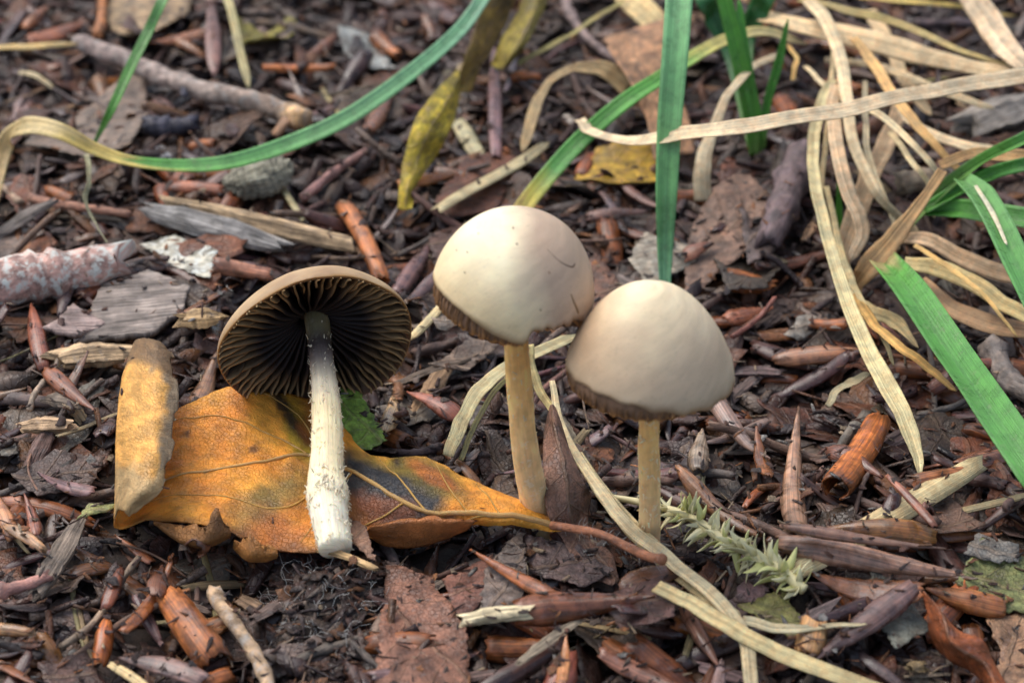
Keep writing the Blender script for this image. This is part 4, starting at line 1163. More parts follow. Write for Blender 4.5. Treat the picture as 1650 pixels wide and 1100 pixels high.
# dry blades
DRY = [
 ('long bleached blade crossing in front of the green upright blade', [(932, 196, 1.6), (950, 212, 2.0), (1010, 226, 2.6), (1100, 218, 3.1), (1200, 208, 3.3), (1330, 186, 3.3), (1450, 160, 3.2), (1560, 136, 3.1), (1680, 114, 3.0)], [16, 20, 22, 34, 36, 36, 34, 34, 34], lin(226, 208, 172), .5),
 ('broad bleached blade spotted with black, running under the long crossing blade', [(1215, 22, 1.5), (1290, 38, 1.8), (1380, 58, 1.9), (1480, 85, 1.9), (1560, 105, 1.8), (1640, 122, 1.7)], [30, 36, 38, 36, 30, 26], lin(224, 200, 156), .4),
 ('thin olive dry blade above the black spotted broad one', [(1290, 2, 1.9), (1370, 15, 2.0), (1450, 38, 2.0), (1540, 80, 1.9), (1640, 112, 1.7)], [10, 14, 14, 13, 10], lin(186, 168, 110), .4),
 ('wide pale blade hanging down over the spotted dry blades', [(1560, -20, 2.6), (1590, 30, 2.4), (1620, 75, 2.2), (1655, 110, 2.0)], [44, 46, 40, 30], lin(230, 206, 170), .5),
 ('thin yellowish stalk along the far edge of the dry tangle', [(1400, -6, 1.0), (1480, 4, 1.1), (1560, 14, 1.1), (1640, 25, 1.1)], [8, 8, 8, 6], lin(210, 188, 110), .5),
 ('pale dry blade dropping from the tangle and bending towards the bent green stem', [(1300, 0, 2.2), (1330, 30, 2.3), (1352, 90, 2.2), (1366, 170, 2.1), (1376, 240, 1.9), (1410, 310, 1.4), (1450, 350, .9), (1480, 385, .6)], [20, 24, 20, 20, 18, 16, 14, 10], lin(222, 204, 164), .5),
 ('longest hanging dry blade of the tangle, reaching down to the litter with a frayed tip', [(1342, 130, 1.6), (1322, 170, 1.7), (1310, 230, 1.7), (1316, 320, 1.6), (1345, 430, 1.4), (1390, 545, 1.1), (1440, 640, .9), (1470, 705, .6), (1490, 775, .3)], [14, 18, 20, 20, 20, 28, 34, 30, 10], lin(220, 208, 158), .55),
 ('double ribbed dry blade hanging beside the longest one', [(1345, 140, 1.9), (1342, 190, 2.0), (1356, 270, 1.9), (1375, 330, 1.6), (1388, 372, 1.3), (1370, 420, 1.0)], [18, 22, 24, 24, 24, 18], lin(216, 190, 152), .5),
 ('amber tinged dry blade slanting through the tangle', [(1378, 60, 1.9), (1410, 110, 1.9), (1450, 165, 1.8), (1500, 225, 1.5), (1555, 285, 1.0)], [14, 18, 18, 14, 10], lin(216, 178, 116), .5),
 ('broad grey straw blade lying deepest in the tangle', [(1448, 176, .8), (1436, 220, .9), (1410, 270, .9), (1385, 330, .8), (1360, 400, .6), (1350, 450, .4)], [24, 32, 34, 34, 34, 26], lin(190, 164, 128), .4),
 ('pale blade leaving the tangle towards the green plant', [(1440, 168, 1.2), (1480, 205, 1.2), (1550, 232, 1.1), (1610, 246, 1.0)], [12, 14, 18, 14], lin(224, 206, 168), .4),
 ('arched tan blade looping beside the green tuft', [(1132, 322, .3), (1132, 270, .8), (1145, 215, 1.3), (1180, 140, 1.8), (1225, 100, 1.7), (1260, 90, 1.4)], [30, 28, 20, 14, 16, 14], lin(206, 190, 156), .5),
 ('small forked dry stalk below the broad spotted blade', [(1272, 70, 1.4), (1282, 98, 1.2), (1278, 128, 1.0)], [6, 8, 8], lin(214, 180, 110), .5),
 ('narrow amber blade running under the broad green blade', [(1370, 440, .7), (1400, 510, .9), (1450, 560, .9), (1500, 598, .7), (1540, 630, .5)], [16, 18, 16, 14, 10], lin(206, 166, 96), .5),
 ('pointed dry leaf blade below the joint of the green plant', [(1385, 485, .5), (1410, 505, .6), (1445, 525, .5), (1482, 566, .3)], [16, 26, 24, 5], lin(200, 180, 130), .4),
 ('ribbed tan blade curving away below the green plant', [(1440, 385, .8), (1490, 388, 1.0), (1550, 415, 1.0), (1610, 438, .9), (1680, 452, .8)], [20, 26, 28, 28, 26], lin(206, 176, 138), .4),
 ('straw coloured blade arching right from the joint of the green plant', [(1455, 425, 1.0), (1510, 430, 1.2), (1570, 455, 1.1), (1620, 488, .9), (1680, 520, .8)], [22, 28, 28, 26, 24], lin(214, 194, 136), .4),
 ('brownish withered blade under the straw coloured arching one', [(1480, 455, .5), (1530, 490, .6), (1590, 520, .5), (1680, 540, .4)], [24, 32, 34, 30], lin(186, 152, 114), .4),
 ('short curled straw lying in the dark hollow', [(1332, 655, .3), (1345, 630, .5), (1370, 612, .6), (1405, 604, .5)], [10, 13, 14, 12], lin(186, 176, 140), .5),
 ('long bleached blade bending over the stalk of the orange leaf', [(884, 610, 1.2), (905, 690, .9), (950, 770, .7), (1000, 838, .65), (1060, 890, .6), (1120, 935, .6), (1170, 978, .6), (1200, 1030, .6), (1215, 1120, .5)], [8, 14, 18, 22, 24, 24, 24, 22, 20], lin(222, 206, 162), .45),
 ('bleached blade running alongside the stalk of the orange leaf', [(930, 735, .6), (975, 800, .6), (1030, 860, .5), (1090, 915, .5), (1150, 965, .5), (1195, 1000, .45)], [16, 24, 30, 30, 28, 22], lin(214, 198, 150), .4),
 ('spotted straw blade slanting along the front of the litter', [(1060, 945, .5), (1130, 985, .6), (1200, 1030, .65), (1290, 1068, .6), (1420, 1112, .5)], [26, 28, 28, 28, 26], lin(214, 198, 146), .45),
 ('narrow pale blade pointing right from the spotted straw blade', [(1195, 1002, .5), (1250, 1012, .6), (1320, 1012, .5), (1392, 1008, .4)], [16, 18, 15, 6], lin(204, 194, 156), .4),
 ('bundle of bleached split grass arching behind the cream mushroom stem', [(722, 735, .3), (742, 680, .6), (780, 625, .9), (840, 580, 1.0), (930, 540, .9)], [18, 26, 28, 28, 22], lin(206, 196, 150), .45),
 ('thin greenish straw beside the bleached split grass', [(738, 740, .2), (770, 670, .5), (815, 615, .7), (860, 590, .7)], [8, 10, 10, 8], lin(168, 164, 112), .4),
 ('pale stalk leaning against the cream mushroom stem', [(852, 556, 1.6), (864, 610, 1.2), (886, 655, .9), (900, 690, .7)], [12, 14, 12, 8], lin(222, 206, 146), .5),
 ('tan curling strip of grass behind the cream mushroom cap', [(1015, 138, .7), (970, 112, 1.0), (920, 112, 1.1), (880, 140, 1.0), (860, 180, .8), (838, 248, .4)], [38, 30, 14, 12, 18, 16], lin(190, 166, 122), .45),
 ('pale straight straw standing over the far litter', [(360, -15, 1.4), (378, 50, 1.0), (402, 142, .4)], [14, 14, 15], lin(226, 214, 160), .5),
 ('pale straw lying along the far end of the grey branch', [(-20, 79, .6), (40, 75, .6), (125, 70, .5)], [10, 10, 8], lin(216, 190, 130), .4),
 ('short pale straw beside the far litter leaf', [(30, 116, .4), (60, 124, .4), (84, 138, .3)], [7, 8, 6], lin(206, 190, 150), .4),
 ('olive dry blade crossing the far litter to the tan leaf', [(835, 100, .5), (900, 68, .7), (960, 35, .8), (1010, 0, .8)], [9, 10, 10, 8], lin(176, 166, 106), .4),
 ('broad pale blade at the far edge beside the upright green blade', [(1010, -10, .7), (1035, 15, .7), (1065, 50, .6)], [40, 40, 36], lin(206, 186, 136), .4),
]
DRY += [
 ('slender cream strand hanging beside the double ribbed dry blade', [(1395, 130, 1.6), (1392, 200, 1.6), (1404, 270, 1.4), (1432, 340, 1.0), (1450, 400, .6)], [8, 10, 10, 9, 5], lin(226, 212, 172), .5),
 ('cream strand crossing the hanging dry blades', [(1300, 110, 1.2), (1350, 150, 1.7), (1420, 190, 1.9), (1490, 250, 1.6), (1530, 300, 1.2)], [8, 10, 11, 10, 6], lin(228, 212, 170), .5),
 ('pale strand looping over the grey knobby stub', [(1430, 215, 1.3), (1470, 265, 1.4), (1500, 300, 1.2), (1510, 350, .8)], [8, 10, 9, 5], lin(222, 206, 160), .5),
 ('bleached strand under the broad spotted dry blade', [(1330, 95, 1.0), (1420, 105, 1.1), (1520, 150, 1.1), (1600, 175, .9)], [9, 12, 12, 8], lin(224, 206, 166), .5),
 ('thin strand dropping from the broad spotted blade to the dark stub', [(1345, 60, 1.5), (1338, 140, 1.5), (1330, 220, 1.2), (1326, 290, .8), (1330, 350, .3)], [8, 9, 9, 8, 5], lin(214, 196, 150), .5),
 ('wide straw ribbon at the back of the tangle', [(1400, 20, .7), (1430, 70, .8), (1460, 130, .8), (1500, 190, .6)], [22, 24, 22, 14], lin(206, 182, 140), .4),
 ('cream blade slipping under the joint of the green plant', [(1330, 380, .4), (1360, 430, .6), (1375, 480, .6), (1400, 530, .4)], [16, 20, 20, 10], lin(220, 204, 158), .45),
 ('split straw beside the longest hanging blade', [(1330, 300, .9), (1350, 380, .9), (1372, 450, .8), (1420, 540, .6), (1440, 590, .4)], [8, 10, 10, 9, 5], lin(212, 196, 146), .5),
 ('fine amber strand over the straw coloured arching blade', [(1470, 400, 1.3), (1530, 430, 1.4), (1590, 480, 1.2), (1640, 540, .8)], [7, 8, 8, 5], lin(214, 180, 112), .5)]
for i, (lb, pts, w, c, fc) in enumerate(DRY):
    rg = np.random.default_rng(i); c = np.minimum(c * 1.15, .9)
    cs = [(0, c * rg.uniform(.75, 1)), (.3, c * rg.uniform(.9, 1.1)), (.7, c * rg.uniform(.85, 1.1)), (1, c * rg.uniform(.7, 1))]
    blade('dry_grass_blade', lb, 'dry grass', pts, w, cs, 'straw', face=fc, seed=50 + i, fold=rg.uniform(-.3, .3), twist=rg.uniform(-.5, .5), ragged=.10, group='dry grass blades')

# ------------------------------------------------------------------ single pieces that can be recognised in the photograph
rh = np.random.default_rng(77)
def piece(kind, x0, y0, x1, y1, w, rgb, name, label, cat, h=0.0, q=82, mat=None, **kw):
    a, b_ = hit(x0, y0, h), hit(x1, y1, h)
    d = b_ - a; L = np.linalg.norm(d)
    hx = abs(d[0]) / L
    W = w * pxcm((a + b_) / 2) * (1 + (0.35 * hx if kind in ('bud', 'frag', 'strip') else 0.0))
    shp = GEN[kind](L, W, rh, True, **kw)
    up = unit(np.array([rh.normal() * .15, -0.25 + rh.normal() * .15, 1.0]))
    R2 = rot_to(d, up)
    V = shp[0] @ R2.T + (a + b_) / 2
    dz = np.percentile(hsample(V[:, 0], V[:, 1]) - V[:, 2], q)
    V[:, 2] += np.clip(dz + h * 0.6, -0.5, 0.55)
    stamp(V, 2.0)
    mid = (a + b_) / 2 + np.array([0, 0, np.clip(dz + h * 0.6, -0.5, 0.55)])
    mt = np.eye(4); mt[:3, :3] = R2; mt[:3, 3] = mid * S
    me = mesh(name, shp, mat or MATOF[kind], kind != 'chip')
    return put(name, me, mat=Matrix(mt), color=lin(*rgb) * 0.98, label=label, cat=cat)

def leafpoly(pts, rgb, label, h=0.05, mat='leaf', name='dead_leaf', cat='leaf', axis=0.0, q=85, **kw):
    C = np.array([hit(a, b_, h) for a, b_ in pts])
    m = C.mean(0)
    A = np.stack([C[:, 0] - m[0], C[:, 1] - m[1], np.ones(len(C))], 1)
    co = np.linalg.lstsq(A, C[:, 2], rcond=None)[0]
    co[:2] = np.clip(co[:2], -0.35, 0.35)
    area = 0.5 * np.sum(C[:, 0] * np.roll(C[:, 1], -1) - np.roll(C[:, 0], -1) * C[:, 1])
    poly = (C[:, :2] - m[:2]) if area > 0 else (C[::-1, :2] - m[:2])
    kk = dict(step=0.13, curl=rh.uniform(-.25, .35), cup=rh.uniform(-.2, .2), wave=0.06, jag=0.02); kk.update(kw)
    shp = sheet(poly, rh, axis=axis, **kk)
    V = shp[0].copy()
    V[:, 2] += co[0] * V[:, 0] + co[1] * V[:, 1] + m[2]
    V[:, :2] += m[:2]
    dz = np.percentile(hsample(V[:, 0], V[:, 1]) - V[:, 2], q)
    V[:, 2] += np.clip(dz, -.4, .5) + 0.02
    stamp(V, 2.0)
    return solid(name, (V, *shp[1:]), mat, color=lin(*rgb) * 0.98, label=label, cat=cat)

# leaves and torn leaf pieces first, slender pieces on top of them
leafpoly([(170, 42), (180, -10), (315, -10), (305, 25), (240, 70), (190, 62)], (196, 170, 132), 'large tan leaf piece behind the grey branch', axis=.3)
leafpoly([(38, 240), (75, 200), (150, 165), (232, 122), (240, 190), (205, 245), (150, 264)], (138, 122, 108), 'grey brown leaf with crumbly torn edge below the grey branch', axis=.5)
leafpoly([(380, 42), (398, 92), (450, 78), (482, 42), (466, 34), (430, 55)], (150, 142, 62), 'olive green curled leaf beside the far straw', curl=.9, axis=.2)
leafpoly([(545, 46), (600, 58), (642, 116), (600, 108), (552, 78)], (170, 176, 172), 'pale blue grey leaf flake behind the long green blade')
leafpoly([(700, 328), (750, 262), (810, 243), (838, 262), (800, 345), (720, 350)], (128, 86, 66), 'red brown leaf under the flat split straw', axis=.6)
leafpoly([(925, 285), (960, 252), (1062, 232), (1062, 298), (990, 306)], (196, 160, 56), 'mottled yellow leaf with turned up edge behind the upright green blade', curl=.6, axis=.1)
leafpoly([(1100, 400), (1130, 345), (1195, 288), (1242, 320), (1212, 402), (1150, 452), (1105, 482)], (146, 118, 100), 'broad grey brown leaf behind the tan conical mushroom', axis=.9, wave=.08)
leafpoly([(1012, 424), (1040, 374), (1082, 392), (1152, 404), (1110, 440), (1040, 462)], (186, 178, 160), 'pale grey leaf crossed by the upright green blade', axis=.1)
leafpoly([(225, 400), (280, 384), (352, 410), (338, 452), (282, 432)], (188, 184, 166), 'pale lichen grey bark flake above the flat bark plate', mat='lichen')
leafpoly([(612, 1005), (625, 918), (692, 940), (752, 1022), (758, 1120), (606, 1120)], (146, 104, 84), 'red brown leaf with sharp veins in front of the soil clump', axis=-1.0, curl=.15, h=.1)
leafpoly([(712, 942), (796, 903), (792, 962), (752, 1008), (735, 1000)], (132, 92, 78), 'mauve brown leaf scrap between the orange leaf and the veined leaf', axis=.5)
leafpoly([(768, 1022), (782, 938), (842, 868), (848, 950), (836, 1014)], (128, 116, 108), 'grey cracked leaf scrap under the dark pointed bud scale', axis=1.2)
leafpoly([(845, 880), (930, 880), (990, 935), (940, 955), (850, 930)], (112, 94, 90), 'dark grey leaf scrap below the stalk of the orange leaf', axis=.2)
leafpoly([(1538, 942), (1582, 878), (1665, 915), (1665, 1000), (1600, 990)], (140, 146, 92), 'green mottled leaf lying beside the rust coloured curled leaf', axis=-.4)
leafpoly([(1550, 905), (1575, 872), (1640, 890), (1640, 918), (1585, 915)], (130, 128, 122), 'grey leaf edge behind the green mottled leaf', axis=-.4)
leafpoly([(1188, 968), (1262, 953), (1312, 1020), (1272, 1028), (1238, 1002)], (142, 140, 82), 'small green and brown leaf piece below the moss sprig', axis=-.5, h=.2)
leafpoly([(1588, 1003), (1665, 990), (1665, 1120), (1600, 1120), (1612, 1050)], (178, 140, 108), 'tan veined leaf beside the rust coloured curled leaf', axis=1.2)
leafpoly([(548, 632), (578, 642), (624, 726), (600, 745), (548, 738)], (150, 190, 84), 'fresh green leaf piece between the shaggy white stem and the tan sliver', h=.35, axis=-1.0, wave=.02, mat='leaf')
leafpoly([(690, 596), (760, 548), (805, 562), (752, 602)], (156, 136, 118), 'pale brown leaf scrap under the cream mushroom cap', axis=.4)
leafpoly([(128, 876), (148, 848), (205, 852), (160, 868)], (170, 176, 112), 'pale green leaf tip beside the dark splintered wood', axis=.1)
leafpoly([(1435, 860), (1500, 800), (1590, 850), (1560, 872), (1500, 880)], (128, 98, 80), 'brown crumpled leaf right of the flat straw', axis=.3)
leafpoly([(1190, 330), (1215, 370), (1260, 350), (1250, 410), (1205, 430)], (118, 104, 100), 'dark grey leaf leaning beside the round log stub', axis=1.0)
leafpoly([(970, 1000), (1030, 960), (1090, 975), (1085, 1030), (1000, 1040)], (110, 80, 72), 'dark brown leaf under the boat shaped bud scale', axis=.3)
leafpoly([(900, 480), (960, 420), (1010, 470), (985, 520), (930, 520)], (118, 84, 66), 'dark brown leaf between the two standing caps', axis=.3)
leafpoly([(1400, 930), (1460, 960), (1500, 1030), (1440, 1060), (1410, 1000)], (128, 130, 116), 'grey green leaf piece behind the glossy purple bud scale', axis=.3)
leafpoly([(690, 400), (730, 360), (800, 360), (760, 420), (700, 430)], (98, 72, 62), 'dark leaf scrap left of the cream mushroom cap', axis=.3)
leafpoly([(20, 780), (90, 730), (170, 745), (150, 790), (60, 800)], (110, 94, 86), 'grey brown leaf scrap left of the rolled leaf edge', axis=.3)
leafpoly([(60, 1065), (140, 1050), (170, 1110), (80, 1120)], (104, 80, 72), 'purplish leaf scrap beside the straw tipped bud scale', axis=.3)

P4 = lambda lb, NET, rgb, mat='leaf', **kw: (lambda s_: (solid('dead_leaf', s_, mat, color=lin(*rgb) * 0.98, label=lb, cat='leaf')))(patch(NET, **kw))
P4('dark brown curled leaf leaning against the cream mushroom stem', [
   [(886, 652, 1.5), (890, 650, 1.55), (896, 655, 1.5)],
   [(876, 700, 1.15), (895, 695, 1.35), (912, 705, 1.1)],
   [(876, 770, .9), (910, 760, 1.1), (940, 775, .85)],
   [(882, 825, .6), (915, 815, .7), (952, 800, .5)],
   [(905, 870, .2), (930, 860, .2), (950, 850, .15)],
   [(940, 925, .12), (965, 905, .15), (985, 890, .1)],
   [(985, 945, .1), (992, 940, .12), (998, 935, .1)]], (134, 100, 82), seed=3)
P4('folded tan leaf with orange edge behind the upright green blade', [
   [(972, 62, 1.1), (1015, 48, 1.0), (1075, 30, .9)],
   [(990, 95, 1.3), (1020, 90, 1.1), (1080, 80, .9)],
   [(1018, 135, 1.4), (1045, 130, 1.1), (1090, 130, .8)],
   [(1040, 190, 1.0), (1070, 185, .8), (1110, 190, .5)],
   [(1055, 260, .4), (1085, 250, .4), (1120, 245, .3)]], (190, 146, 108), seed=4)
P4('wavy olive brown leaf at the far edge above the yellow curled leaf', [
   [(790, -20, 1.6), (815, -15, 1.5), (840, -20, 1.3)],
   [(770, 30, 1.4), (795, 35, 1.1), (820, 30, .9)],
   [(755, 75, 1.1), (780, 80, .8), (800, 70, .7)],
   [(742, 115, .9), (755, 120, .6), (775, 110, .5)],
   [(738, 150, .5), (748, 152, .4), (760, 148, .3)]], (150, 124, 58), seed=5, rough=.06)
P4('yellow green strap leaf beside the wavy olive brown leaf', [
   [(850, -20, 1.6), (870, -15, 1.6), (890, -20, 1.5)],
   [(830, 25, 1.2), (855, 30, 1.3), (872, 28, 1.2)],
   [(808, 65, .9), (832, 75, 1.0), (850, 70, .9)],
   [(790, 105, .5), (808, 112, .6), (822, 105, .5)]], (176, 160, 70), seed=6)
P4('yellow curled leaf standing on edge with an olive fold', [
   [(738, 112, 1.3), (742, 118, 1.3), (742, 130, 1.2)],
   [(700, 150, 1.5), (720, 165, 1.4), (738, 175, 1.0)],
   [(668, 195, 1.4), (690, 210, 1.3), (722, 215, .9)],
   [(652, 250, 1.0), (672, 258, .9), (705, 250, .6)],
   [(643, 300, .5), (658, 302, .5), (672, 298, .4)],
   [(640, 335, .2), (652, 338, .2), (664, 335, .2)]], (206, 184, 60), seed=7, tear=.05)
P4('rust coloured curled leaf in front of the green mottled leaf', [
   [(1486, 952, .7), (1490, 950, .75), (1498, 962, .7)],
   [(1492, 985, .6), (1515, 985, .9), (1530, 1000, .6)],
   [(1498, 1030, .3), (1530, 1025, .8), (1555, 1020, .6)],
   [(1525, 1060, .2), (1555, 1050, .7), (1582, 1030, .6)],
   [(1570, 1085, .15), (1590, 1075, .5), (1600, 1062, .4)],
   [(1600, 1125, .1), (1615, 1120, .35), (1630, 1115, .2)]], (166, 92, 50), seed=8)
PIECES = [
 # kind, x0, y0, x1, y1, width, colour, name, label, category, options
 ('bud', 40, 62, 142, 22, 34, (170, 104, 66), 'husk', 'fat orange brown husk prong at the far edge beside the tan leaf', 'husk', dict(h=.2)),
 ('bud', 38, 40, 86, -6, 20, (176, 112, 66), 'husk', 'slim orange prong lying over the fat orange husk', 'husk', dict(h=.3)),
 ('twig', 150, 64, 178, -10, 17, (168, 112, 70), 'twig', 'smooth orange brown stick standing against the tan leaf', 'twig', dict(h=.3)),
 ('bud', 345, 58, 235, 76, 20, (140, 88, 54), 'bud_scale', 'dark orange bud scale lying below the tan leaf', 'bud scale', {}),
 ('bud', 346, 118, 338, -12, 24, (156, 116, 106), 'bud_scale', 'long pinkish bud scale pointing to the far edge beside the tall straw', 'bud scale', dict(h=.2)),
 ('husk', 425, 114, 538, 113, 15, (186, 112, 58), 'husk', 'bright orange slender husk right of the tall straw', 'husk', dict(h=.15, arc=2.0)),
 ('twig', 240, 212, 312, 206, 34, (66, 66, 78), 'twig_stub', 'blackish twig stub below the grey branch', 'twig', dict(h=.1)),
 ('chip', 256, 236, 268, 254, 20, (178, 178, 178), 'bark_flake', 'tiny white flake beside the blackish twig stub', 'bark flake', {}),
 ('husk', 270, 302, 360, 306, 26, (146, 92, 68), 'husk', 'reddish half tube husk under the yellow part of the long blade', 'husk', {}),
 ('twig', 50, 322, 205, 356, 16, (160, 120, 100), 'twig', 'pinkish twig with pale joint left of the wood chips', 'twig', dict(h=.1)),
 ('chip', 245, 348, 445, 408, 58, (150, 146, 140), 'wood_chip', 'grey weathered half of the split wood chunk', 'wood chip', dict(h=.1, flat=.75)),
 ('chip', 275, 336, 556, 396, 40, (178, 152, 118), 'wood_chip', 'long tan half of the split wood chunk', 'wood chip', dict(h=.25, flat=.8)),
 ('strip', 455, 300, 486, 362, 10, (206, 196, 150), 'straw', 'pale straw below the grey ribbed lump', 'straw', {}),
 ('twig', 480, 326, 594, 252, 17, (140, 106, 100), 'twig', 'purple brown twig between the ribbed lump and the red brown leaf', 'twig', dict(h=.15)),
 ('husk', 605, 66, 642, 96, 28, (160, 98, 52), 'husk', 'orange husk beside the pale blue grey flake', 'husk', {}),
 ('bud', 800, 245, 797, 58, 23, (150, 116, 116), 'bud_scale', 'long mauve bud scale standing between yellow and olive leaves', 'bud scale', dict(h=.3)),
 ('bud', 815, 152, 836, 66, 12, (110, 92, 100), 'bud_scale', 'slender dark mauve bud scale touching the long mauve one', 'bud scale', dict(h=.2)),
 ('husk', 822, 136, 868, 135, 20, (180, 108, 56), 'husk', 'short orange husk right of the long mauve bud scale', 'husk', {}),
 ('strip', 708, 346, 872, 232, 26, (206, 194, 152), 'straw', 'flat split straw lying across the red brown leaf', 'straw', dict(h=.3)),
 ('bud', 640, 292, 738, 273, 17, (196, 126, 66), 'bud_scale', 'orange sliver lying across the foot of the yellow curled leaf', 'bud scale', dict(h=.35)),
 ('strip', 732, 200, 778, 262, 26, (214, 206, 164), 'straw', 'cream flat straw right of the yellow curled leaf', 'straw', {}),
 ('husk', 552, 326, 616, 448, 32, (166, 104, 60), 'husk', 'stout orange brown stick pointing at the overturned cap', 'husk', dict(h=.15, arc=2.9)),
 ('bud', 636, 466, 702, 368, 28, (140, 104, 100), 'bud_scale', 'purple brown bud scale right of the overturned cap', 'bud scale', dict(h=.15)),
 ('twig', 912, -10, 1000, 108, 17, (132, 116, 112), 'twig', 'grey purple twig reaching the folded tan leaf', 'twig', dict(h=.4)),
 ('chip', 912, 184, 924, 208, 14, (184, 174, 160), 'bark_flake', 'little white flake left of the long crossing blade tip', 'bark flake', {}),
 ('twig', 1292, 268, 1238, 400, 58, (104, 90, 92), 'log_stub', 'thick dark stub of wood with a pale round end', 'wood stub', dict(h=.1, bend=.01)),
 ('twig', 1448, 306, 1520, 296, 42, (140, 128, 110), 'log_stub', 'grey knobby wood stub among the bleached blades', 'wood stub', dict(h=.1, bend=.01)),
 ('chip', 1560, 215, 1660, 178, 70, (150, 142, 132), 'wood_chip', 'grey block of rotting wood beside the coarse green plant', 'wood chip', {}),
 ('bud', 1165, 512, 1244, 494, 26, (178, 116, 86), 'bud_scale', 'salmon brown bud scale right of the tan conical cap', 'bud scale', dict(h=.1)),
 ('husk', 1366, 530, 1308, 530, 22, (168, 104, 62), 'husk', 'small orange husk beside the hanging dry blade', 'husk', {}),
 ('frag', 1268, 540, 1314, 506, 32, (160, 156, 146), 'leaf_scrap', 'grey oval leaf scrap beside the small orange husk', 'leaf scrap', dict(h=.1)),
 ('twig', 1184, 548, 1246, 486, 9, (150, 96, 82), 'twig', 'thin reddish twig leaning over the salmon bud scale', 'twig', dict(h=.25)),
 ('bud', 1246, 582, 1396, 566, 24, (142, 100, 72), 'bud_scale', 'brown striped sliver lying across the dark hollow', 'bud scale', dict(h=.15)),
 ('bud', 1143, 640, 1242, 758, 30, (168, 142, 130), 'bud_scale', 'pale mauve spike beside the tan conical cap', 'bud scale', dict(h=.35)),
 ('bud', 1280, 884, 1277, 678, 42, (156, 122, 98), 'bud_scale', 'tall mauve bud scale pointing upright behind the twin scales', 'bud scale', dict(h=.3)),
 ('husk', 1345, 790, 1412, 688, 54, (172, 100, 46), 'husk', 'big glossy orange husk right of the tall mauve bud scale', 'husk', dict(h=.25, arc=2.6)),
 ('twig', 1590, 572, 1665, 652, 42, (120, 112, 106), 'twig', 'thick knobby grey twig below the brownish withered blade', 'twig', dict(h=.1)),
 ('strip', 1268, 940, 1582, 764, 36, (212, 196, 150), 'straw', 'long flat straw lying under the twin scales', 'straw', dict(h=.2)),
 ('bud', 1096, 766, 1246, 884, 28, (172, 124, 88), 'bud_scale', 'salmon coloured stick lying behind the moss sprig', 'bud scale', dict(h=.15)),
 ('bud', 1250, 884, 1572, 938, 40, (158, 124, 104), 'bud_scale', 'broad pinkish scale, longest of the twin scales on the straw', 'bud scale', dict(h=.35, curl=.02)),
 ('bud', 1256, 880, 1520, 915, 20, (150, 112, 92), 'bud_scale', 'narrow pinkish scale, upper one of the twin scales on the straw', 'bud scale', dict(h=.5, curl=.02)),
 ('bud', 1506, 872, 1318, 862, 36, (166, 114, 62), 'bud_scale', 'ochre bud scale lying behind the twin scales', 'bud scale', dict(h=.3)),
 ('bud', 1506, 872, 1396, 760, 16, (134, 86, 66), 'bud_scale', 'thin curled strip of brown scale crossing the flat straw', 'bud scale', dict(h=.45)),
 ('bud', 1482, 985, 1306, 954, 40, (156, 102, 64), 'bud_scale', 'orange brown boat scale in front of the twin scales', 'bud scale', dict(h=.15)),
 ('bud', 1466, 962, 1308, 1082, 42, (130, 102, 96), 'bud_scale', 'glossy purple bud scale below the orange brown boat scale', 'bud scale', dict(h=.3)),
 ('bud', 1620, 985, 1490, 955, 34, (154, 98, 56), 'bud_scale', 'amber scale tucked under the rust coloured curled leaf', 'bud scale', dict(h=.1)),
 ('husk', 1300, 1075, 1310, 1022, 50, (186, 142, 92), 'husk', 'ochre stub with dark rim under the spotted straw blade', 'husk', dict(h=.1, arc=2.9)),
 ('bud', 1098, 978, 1160, 1076, 22, (168, 120, 96), 'bud_scale', 'pinkish stick between the bleached blades', 'bud scale', dict(h=.1)),
 ('bud', 1155, 1125, 1166, 1046, 26, (128, 108, 104), 'bud_scale', 'grey pointed scale rising at the near edge between bleached blades', 'bud scale', dict(h=.3)),
 ('bud', 900, 978, 758, 898, 26, (150, 92, 54), 'bud_scale', 'dark pointed bud scale below the orange leaf', 'bud scale', dict(h=.35, curl=.03)),
 ('bud', 830, 1004, 1054, 974, 44, (142, 86, 56), 'bud_scale', 'wide boat shaped red brown scale in front of the dark curled leaf', 'bud scale', dict(h=.3, curl=.06)),
 ('bud', 1000, 956, 1118, 918, 32, (128, 88, 62), 'bud_scale', 'dark brown scale crossed by the bleached blades', 'bud scale', dict(h=.4)),
 ('chip', 752, 1038, 852, 1022, 30, (212, 196, 158), 'wood_chip', 'pale broken stalk right of the veined leaf', 'wood chip', dict(h=.25, flat=.9)),
 ('chip', 838, 1072, 934, 1008, 24, (134, 122, 104), 'wood_chip', 'grey rotten splinter in front of the boat shaped scale', 'wood chip', dict(h=.35)),
 ('bud', 885, 1130, 932, 1018, 46, (124, 68, 52), 'bud_scale', 'dark red scale standing at the near edge', 'bud scale', dict(h=.5)),
 ('bud', 905, 1130, 912, 1048, 20, (190, 132, 84), 'bud_scale', 'light orange sliver in front of the dark red scale', 'bud scale', dict(h=.6)),
 ('bud', 968, 1040, 1112, 1104, 28, (178, 124, 100), 'bud_scale', 'salmon stick at the near edge beside the dark red scale', 'bud scale', dict(h=.3)),
 ('chip', 60, 956, 122, 850, 42, (116, 104, 92), 'wood_chip', 'dark splintered wood standing left of the orange leaf', 'wood chip', dict(h=.3)),
 ('twig', 92, 1036, 232, 900, 13, (132, 116, 98), 'twig', 'thin forked grey twig below the dark splintered wood', 'twig', dict(h=.3)),
 ('twig', -10, 978, 78, 945, 24, (164, 122, 112), 'twig', 'pink brown stick under the dark splintered wood', 'twig', dict(h=.2)),
 ('bud', -20, 1018, 74, 1024, 18, (204, 160, 112), 'bud_scale', 'pale pointed scale below the pink brown stick', 'bud scale', dict(h=.25)),
